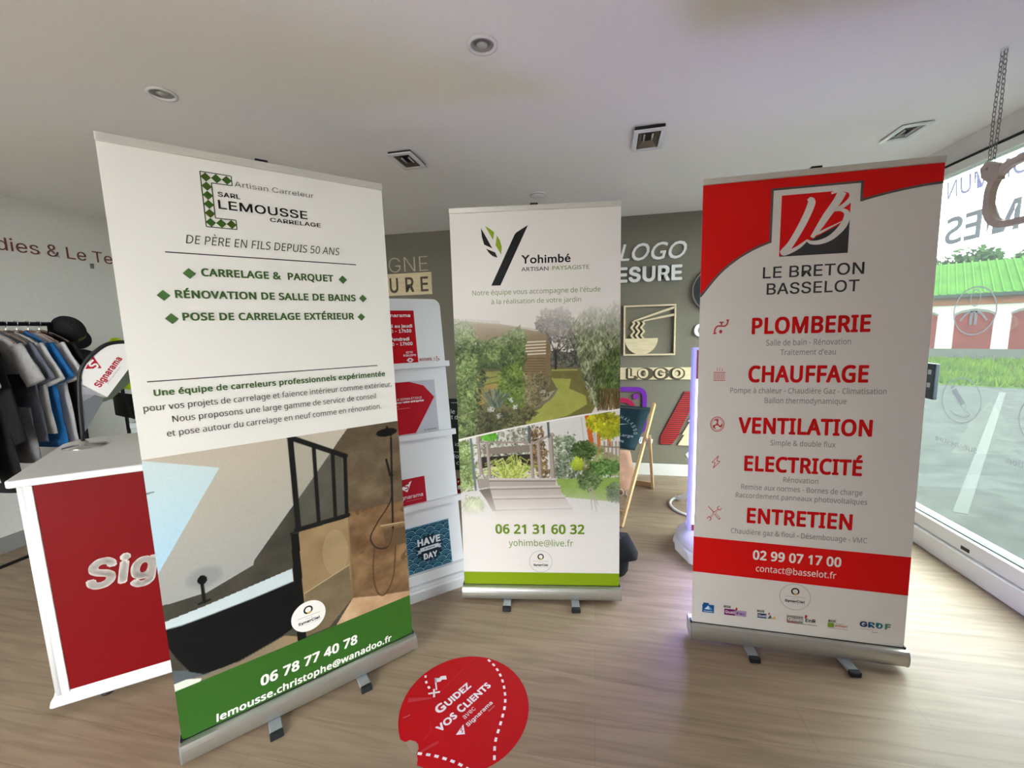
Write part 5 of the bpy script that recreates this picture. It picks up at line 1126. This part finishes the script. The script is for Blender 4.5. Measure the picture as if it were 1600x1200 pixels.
# ------------------------------------------------------------------ garment rail
gr = thing('garment_rail', 'black metal garment rail along the white left wall', 'clothes rail', (-3.6, 0, 0))
part('rail', M['black'], gr, lambda bm: tube(bm, [(0, .55, 1.612), (0, 2.14, 1.612)], .0135, 10))
for y in (.55, 2.14):
    part('post', M['black'], gr, lambda bm: tube(bm, [(0, y, .02), (0, y, 1.625)], .013, 10))
    part('foot_bar', M['black'], gr, lambda bm: tube(bm, [(-.26, y, .014), (.26, y, .014)], .014, 10))
    part('brace', M['black'], gr, lambda bm: tube(bm, [(0, y, .95), (.24, y, .035)], .010, 8))
part('lower_rail', M['black'], gr, lambda bm: tube(bm, [(0, .55, .12), (0, 2.14, .12)], .011, 10))
HANG = noisy('hanger_wood', (.50, .40, .34), (.60, .49, .42), 12, .6)
def make_hanger(y, lab, tw=0.0):
    h = thing('coat_hanger', lab, 'hanger', (-3.6, y, 1.612), tw, 'hangers on the garment rail')
    part('hook', M['chrome'], h, lambda bm: tube(bm, smoothpath([(-.018, 0, .006), (-.008, 0, .018), (.008, 0, .017), (.017, 0, .004), (.010, 0, -.010), (0, 0, -.02), (0, 0, -.045)], 4), .0022, 6))
    part('shoulder_bar', HANG, h, lambda bm: tube(bm, smoothpath([(-.205, 0, -.125), (-.10, 0, -.075), (0, 0, -.05), (.10, 0, -.075), (.205, 0, -.125)], 5), .0125, 8, flat=.55))
    return h
def garment(name, lab, cat, y, tw, cols, L=.70, sleeve=.22, wid=.245, hood=False, longs=False, band=None, x0=-3.6, ztop=1.555, grp='clothes on the garment rail', logo=None, hem=0.0):
    """a shirt on its hanger: one hollow body with shoulders, sleeves as parts"""
    t = thing(name, lab, cat, (x0, y, ztop), tw, grp)
    def row(w, z, d, ph): return [(w * math.copysign(abs(math.cos(a)) ** .8, math.cos(a)), d * math.sin(a) * (1 + .25 * math.sin(4 * a + ph)) + .003 * math.sin(7 * a + z * 22 + ph), z) for a in np.linspace(0, 2 * math.pi, 40, endpoint=False)]
    ph = y * 40
    prof = [(.075, .0, .014), (.115, -.012, .016), (.165, -.035, .017), (.205, -.058, .017), (.222, -.078, .016), (.222, -.16, .017), (.222, -.25, .017)]
    n = 8
    for k in range(1, n + 1):
        f = k / n; prof.append((.222 + (wid - .222) * f, -.25 - (L - .25) * f, .017 + .003 * f))
    def split(z0, z1):
        def fn(bm):
            R = [row(w, z, d, ph) for w, z, d in prof if z0 >= z >= z1]
            loft(bm, R, True, False)
        return fn
    cuts = band or [(0.1, -9, cols[0])]
    for k, (z0, z1, mt) in enumerate(cuts):
        o = part('body' if k == 0 else 'hem_panel', mt, t, split(z0, z1), smooth=True); s = o.modifiers.new('solid', 'SOLIDIFY'); s.thickness = .003
    for s in (-1, 1):
        def sl_(bm):
            dx = .11 if not longs else .10; R = []
            m = 7
            for k in range(m + 1):
                f = k / m; cx = s * (.195 + dx * f); cz = -.085 - sleeve * f; r = .062 * (1 - f) + (.075 if not longs else .045) * f; dd = .016
                R.append([(cx + r * math.cos(a) * .9, dd * math.sin(a) + .004 * math.sin(5 * a + f * 9), cz + r * math.cos(a) * s * .35) for a in np.linspace(0, 2 * math.pi, 20, endpoint=False)])
            loft(bm, R, True, True)
        part('sleeve', cols[-1], t, sl_, smooth=True)
    part('collar', cols[0], t, lambda bm: tube(bm, [(.072 * math.cos(a), (.014 * math.sin(a)), .004 - .018 * (math.sin(a) < 0)) for a in np.linspace(0, 2 * math.pi, 24, endpoint=False)], .008, 6, closed=True), smooth=True)
    if hood: part('hood', cols[0], t, lambda bm: loft(bm, [[(w * math.cos(a), .04 + d * math.sin(a), z) for a in np.linspace(0, 2 * math.pi, 24, endpoint=False)] for w, d, z in ((.07, .03, .0), (.095, .05, .0 - .05), (.10, .055, -.12), (.05, .03, -.18))]), smooth=True)
    if logo: part('chest_print', logo, t, lambda bm: box(bm, .05, .11, -.052, -.046, -.26, -.235))
    return t
fab = lambda n, c, k=1.12: noisy(n, c, tuple(min(1, q * k) for q in c), 50, .9, 0, .15)
cW = fab('white_cotton', (.76, .76, .76), 1.05); cK = fab('black_cotton', (.035, .035, .045)); cG = fab('heather_grey', (.46, .46, .47)); cB = fab('blue_cotton', (.06, .36, .60)); cN = fab('navy_cotton', (.07, .09, .14)); cS = fab('slate_cotton', (.38, .40, .45)); cP = fab('pale_grey_cotton', (.62, .62, .62))
GL = [(1.64, 'white_shirt', 'white shirt at the near edge of the garment rail, half outside the picture', 'shirt', (cW,), dict(L=.86, sleeve=.24)),
      (1.725, 'black_hoodie', 'long black hooded jacket with a small white chest print on the rail', 'jacket', (cK,), dict(L=.95, sleeve=.56, longs=True, hood=True, logo=bsdf('white_print', (.8, .8, .8), .7), wid=.26)),
      (1.83, 'two_tone_polo', 'grey and navy two tone shirt beside the black hooded jacket', 'shirt', (cS, cP), dict(band=[(.1, -.251, cP), (-.249, -.45, cN), (-.44, -9, cG)], L=.80, sleeve=.22)),
      (1.88, 'slate_shirt', 'slate blue shirt between the two tone shirt and a white tee', 'shirt', (cS,), dict(L=.68, sleeve=.22)),
      (1.925, 'white_tee', 'white tee with wide short sleeve left of the bright blue tee', 'shirt', (cW,), dict(L=.64, sleeve=.23)),
      (1.975, 'blue_tee', 'bright blue tee on the garment rail', 'shirt', (cB,), dict(L=.74, sleeve=.22)),
      (2.03, 'white_long_tee', 'white tee right of the bright blue tee, last pale one on the rail', 'shirt', (cW,), dict(L=.72, sleeve=.22)),
      (2.085, 'black_tee', 'black shirt hanging last before the end post and the caps', 'shirt', (cK,), dict(L=.72, sleeve=.22))]
for i, (y, nme, lab, cat, cols, kw) in enumerate(GL):
    tw = rad((4, 4, 4, 4, 4, 4, 4, 4)[i])
    garment(nme, lab, cat, y, tw, cols, **kw)
    make_hanger(y, 'wooden hanger with wire hook carrying the ' + ['white shirt at the picture edge', 'black hooded jacket', 'grey and navy two tone shirt', 'slate blue shirt', 'white tee before the blue one', 'bright blue tee', 'white tee after the blue one', 'black shirt at the end post'][i], tw)
# caps on the end of the rail
def frame_euler(x, z):
    x = Vector(x).normalized(); z = Vector(z); z = (z - x * z.dot(x)).normalized(); y = z.cross(x)
    return Matrix((x, y, z)).transposed().to_euler()
CAPR = frame_euler((.42, .42, -.78), (.70, -.30, .45)); CAPR2 = frame_euler((.30, .30, -.9), (.75, -.25, .25))
def make_cap(lab, loc, rot, c, patch, s=1.0):
    k = thing('baseball_cap', lab, 'cap', loc, 0, 'caps on the end of the garment rail'); k.rotation_euler = rot
    def dome(bm): loft(bm, [[(r * 1.12 * math.cos(a), r * .92 * math.sin(a), z) for a in np.linspace(0, 2 * math.pi, 32, endpoint=False)] for r, z in ((.098 * s, 0), (.099 * s, .03 * s), (.094 * s, .06 * s), (.08 * s, .09 * s), (.055 * s, .112 * s), (.025 * s, .122 * s), (.004 * s, .124 * s))], True, False)
    d = part('crown', c, k, dome, smooth=True); q = d.modifiers.new('solid', 'SOLIDIFY'); q.thickness = .003
    def brim(bm):
        V = []
        for j in range(6):
            f = j / 5
            V.append([bm.verts.new(((.085 + .085 * f * math.cos(t) ** .8 + .0) * s * (1 if True else 1) * (math.cos(t) * .25 + .75), math.sin(t) * (.088 + .012 * f) * s, (.004 - .022 * abs(math.sin(t)) * f - .012 * f) * s)) for t in np.linspace(-1.35, 1.35, 18)])
        for a, b in zip(V, V[1:]):
            for i in range(17): bm.faces.new((a[i], a[i + 1], b[i + 1], b[i]))
    d = part('brim', c, k, brim, smooth=True); q = d.modifiers.new('solid', 'SOLIDIFY'); q.thickness = .004
    part('button', c, k, lambda bm: lathe(bm, [(.011 * s, .121 * s), (.009 * s, .128 * s), (.002 * s, .131 * s)], seg=12))
    if patch: part('patch', patch, k, lambda bm: loft(bm, [[(.101 * s * math.cos(t) * 1.12 * (1 - (z - .03) * 1.5), .101 * s * .92 * math.sin(t) * (1 - (z - .03) * 1.5), z * s) for t in np.linspace(-.36, .36, 8)] for z in (.028, .05, .075)], False, False))
    return k
make_cap('black baseball cap with a green patch hung on the rail end', (-3.60, 2.235, 1.57), CAPR, fab('cap_black', (.07, .07, .08)), bsdf('olive_patch', (.34, .38, .16), .8), .86)
make_cap('dark cap with red trim hung just below the patched cap', (-3.585, 2.30, 1.335), CAPR2, fab('cap_charcoal', (.12, .11, .12)), None, .86)
part('red_trim', bsdf('dark_red_cloth', (.36, .04, .08), .8), bpy.data.objects['baseball_cap.001'], lambda bm: tube(bm, [(.098 * math.cos(a), .081 * math.sin(a), .008) for a in np.linspace(0, 2 * math.pi, 30, endpoint=False)], .006, 6, closed=True))
pg = thing('cap_hook', 'black end hook on the rail post carrying both caps', 'hook', (-3.6, 2.14, 1.5))
part('arm', M['black'], pg, lambda bm: tube(bm, [(0, .012, .11), (0, .10, .12), (-.01, .13, .13)], .008, 8)); part('arm', M['black'], pg, lambda bm: tube(bm, [(0, .012, -.16), (.0, .14, -.14), (0, .17, -.13)], .007, 8))
# high visibility jacket on the wall, box and stool behind the counter
HV_ = fab('hi_vis_yellow', (.80, .95, .10), 1.03); RF = bsdf('reflective_grey', (.62, .64, .63), .35)
garment('hi_vis_jacket', 'fluorescent yellow safety jacket with grey bands behind the sail flag', 'jacket', 2.60, rad(-20), (HV_,), L=.62, sleeve=.40, longs=True, x0=-3.72, ztop=1.50, grp=None, band=[(.1, -.251, HV_), (-.249, -.33, RF), (-.32, -.42, HV_), (-.41, -9, cK)])
hs = thing('hanging_stand', 'thin black stand holding the fluorescent safety jacket', 'stand', (-3.72, 2.60, 0), rad(-20))
part('pole', M['black'], hs, lambda bm: tube(bm, [(0, 0, .02), (0, 0, 1.50)], .012, 8)); part('arm', M['black'], hs, lambda bm: tube(bm, [(-.16, 0, 1.462), (0, 0, 1.49), (.16, 0, 1.462)], .009, 8)); part('base', M['black'], hs, lambda bm: lathe(bm, [(.15, 0), (.15, .015), (.02, .025)], seg=24))
bx = thing('carton', 'tall pale cardboard box standing on the floor behind the counter', 'box', (-3.18, 2.50, 0), rad(30))
part('box_body', bsdf('pale_card', (.70, .73, .74), .8), bx, lambda bm: box(bm, -.18, .30, -.12, .12, 0, .86, .004)); part('lid', bsdf('pale_card_lid', (.74, .76, .77), .8), bx, lambda bm: box(bm, -.185, .305, -.125, .125, .86, .90, .004))
sb = thing('wooden_stool', 'pale wooden stool with a rounded seat edge behind the counter', 'stool', (-2.87, 2.22, 0), rad(38))
part('seat', M['wood'], sb, lambda bm: prism(bm, rrect(-.20, -.14, .34, .14, .08), XY, .815, .855))
for x in (-.14, .28):
    for y in (-.09, .09): part('leg', M['wood'], sb, lambda bm: tube(bm, [(x * 1.15, y * 1.2, 0), (x, y, .82)], [.014, .018], 10))

for y in (-.098, .098): part('stretcher', M['wood'], sb, lambda bm: tube(bm, [(-.15, y, .3), (.30, y, .3)], .010, 8))

# ------------------------------------------------------------------ hanging spectacles and chains
SXP = 1.568
sg = thing('giant_spectacles', 'giant beige spectacles hanging on chains in front of the shop window', 'spectacles', (SXP, 1.74, 1.96)); gf = lambda a, b, d: (d, a - 1.74, b - 1.96)
FR = noisy('beige_acrylic', (.66, .61, .54), (.73, .68, .60), 12, .35)
gs = lambda a, b, d: gf(a, b, d - .0)
def fr_(bm):
    for c in (1.945, 1.535):
        o = rrect(c - .175, 1.838, c + .175, 2.092, .105, 8); i = rrect(c - .147, 1.862, c + .147, 2.066, .088, 8); ring_prism(bm, o, i, gf, -.012, .012)
    prism(bm, [(1.782, 2.03), (1.698, 2.03), (1.698, 1.995), (1.715, 2.005), (1.765, 2.005), (1.782, 1.995)], gf, -.012, .012)
part('frame_front', FR, sg, fr_)
for s, c in ((1, 1.945), (-1, 1.535)):
    e_ = c + s * .16
    def lug(bm): ring_prism(bm, [(e_ - s * .04, 2.03), (e_ - s * .04, 2.088), (e_ + s * .02, 2.118), (e_ + s * .045, 2.10), (e_ + s * .035, 2.06), (e_ + .0, 2.03)], [(e_ + s * .012 + .007 * math.cos(t), 2.088 + .007 * math.sin(t)) for t in ((math.pi * q / 180 if s > 0 else math.pi - math.pi * q / 180) for q in (215, 150, 80, 30, 330, 265))], gf, -.013, .013)
    part('hinge_lug', FR, sg, lug)
def chain(y, lab):
    t = thing('chain', lab, 'chain', (SXP, y, 2.093), 0, 'chains holding the giant spectacles')
    for s in (-1, 1):
        bm = BM(); n = 24; z0, z1 = -.004, .432
        for k in range(n):
            f = (k + .5) / n; z = z0 + (z1 - z0) * f; yy = s * (.004 + .010 * (1 - abs(f - .45) * 1.2)); h = (z1 - z0) / n * .64; P = []
            for a in np.linspace(0, 2 * math.pi, 12, endpoint=False):
                u = .0055 * math.cos(a); w = h * math.sin(a)
                P.append((u if k % 2 else 0, yy + (0 if k % 2 else u), z + w))
            tube(bm, P, .0014, 5, closed=True)
        obj('chain_strand', bm, M['grey_metal'], t)
    part('ceiling_hook', M['white'], t, lambda bm: lathe(bm, [(.012, .432), (.012, .437), (.004, .437)], seg=14))
chain(2.117, 'double steel chain hanging from the ceiling to the near lug of the spectacles'); chain(1.363, 'double steel chain at the far lug of the spectacles, outside the picture')
# device on the glass
kp = thing('keypad', 'small dark keypad with pale buttons on the shop window beside the plumber banner', 'keypad', (XR + .0118, 3.18, 1.087))
part('housing', bsdf('dark_slate_plastic', (.17, .21, .24), .4), kp, lambda bm: box(bm, -.028, 0, -.055, .055, -.117, .117, .006))
for z in (.060, -.025): part('button', bsdf('pale_button', (.78, .82, .82), .4), kp, lambda bm: box(bm, -.031, -.026, -.030, .0, z - .016, z + .016, .003))
part('keypad_cover', bsdf('slate_cover', (.25, .30, .33), .5), kp, lambda bm: box(bm, -.0295, -.027, -.048, .048, -.055, .108, .001))

# ------------------------------------------------------------------ ceiling lights
def downlight(lab, x, y):
    t = thing('downlight', lab, 'ceiling light', (x, y, HC), 0, 'round downlights')
    part('trim_ring', M['white_gloss'], t, lambda bm: lathe(bm, [(.052, 0), (.056, -.002), (.056, -.006), (.046, -.009), (.041, -.004), (.041, 0)], seg=40, cap=False))
    part('reflector', bsdf('satin_reflector', (.62, .61, .59), .3, .5), t, lambda bm: lathe(bm, [(.041, -.002), (.030, -.0045), (.028, -.0025), (.022, -.004), (.02, -.002)], seg=36, cap=False))
    part('lens', bsdf('frosted_lens', (.72, .72, .70), .3), t, lambda bm: lathe(bm, [(.021, -.0022), (.015, -.0055), (.006, -.007), (.001, -.0072)], seg=30))
downlight('round recessed downlight above the tiler banner', -1.81, 1.58); downlight('round recessed downlight at the top centre of the ceiling', -.405, 1.61)
sd = thing('smoke_detector', 'small round white detector on the ceiling above the garden banner', 'detector', (-.437, 3.335, HC))
part('housing', M['white'], sd, lambda bm: lathe(bm, [(.058, 0), (.06, -.008), (.056, -.022), (.03, -.028), (.002, -.028)], seg=36)); part('grille', M['grey_metal'], sd, lambda bm: lathe(bm, [(.0585, -.010), (.0590, -.013), (.0580, -.016)], seg=36, cap=False))
def spot(lab, x, y, w, d, drop, rz, tiltx=0.0):
    t = thing('square_spotlight', lab, 'ceiling light', (x, y, HC), rz, 'square spotlights'); t.rotation_euler = (0, tiltx, rz)
    o = [(-w, -d), (w, -d), (w, d), (-w, d)]; i = [(-w + .024, -d + .024), (w - .024, -d + .024), (w - .024, d - .024), (-w + .024, d - .024)]; i2 = [(-w + .028, -d + .028), (w - .028, -d + .028), (w - .028, d - .028), (-w + .028, d - .028)]
    part('frame', M['white_gloss'], t, lambda bm: ring_prism(bm, o, i, XY, -drop, -drop + .008))
    part('housing', M['dark'], t, lambda bm: (box(bm, -w + .014, w - .014, -d + .014, d - .014, -.0015, -.0005), ring_prism(bm, [(a * .93, b * .93) for a, b in o], i, XY, -drop + .007, -.0004)))
    part('reflector', bsdf('grey_reflector', (.50, .46, .42), .25, .8), t, lambda bm: loft(bm, [[(a * k, b * k, z) for a, b in i2] for k, z in ((1, -drop + .006), (.55, -.003))], smooth=False, cap=False))
    for s in (-1, 1): part('lamp', bsdf('clear_lamp', (.80, .78, .74), .15), t, lambda bm: tube(bm, [(s * .022, -.03, -.008), (s * .022, .04, -.008)], .0055, 8))
spot('square spotlight hanging open over the gap beside the tiler banner', -1.108, 2.468, .075, .118, .02, 0)
spot('square spotlight on the ceiling between the garden and plumber banners', .285, 2.53, .082, .132, .028, rad(-2))
spot('square spotlight flush in the brighter ceiling strip near the window', 1.70, 2.858, .072, .105, .012, rad(-2), rad(-2.7)); bpy.data.objects['square_spotlight.002'].location.z = HC + .0055
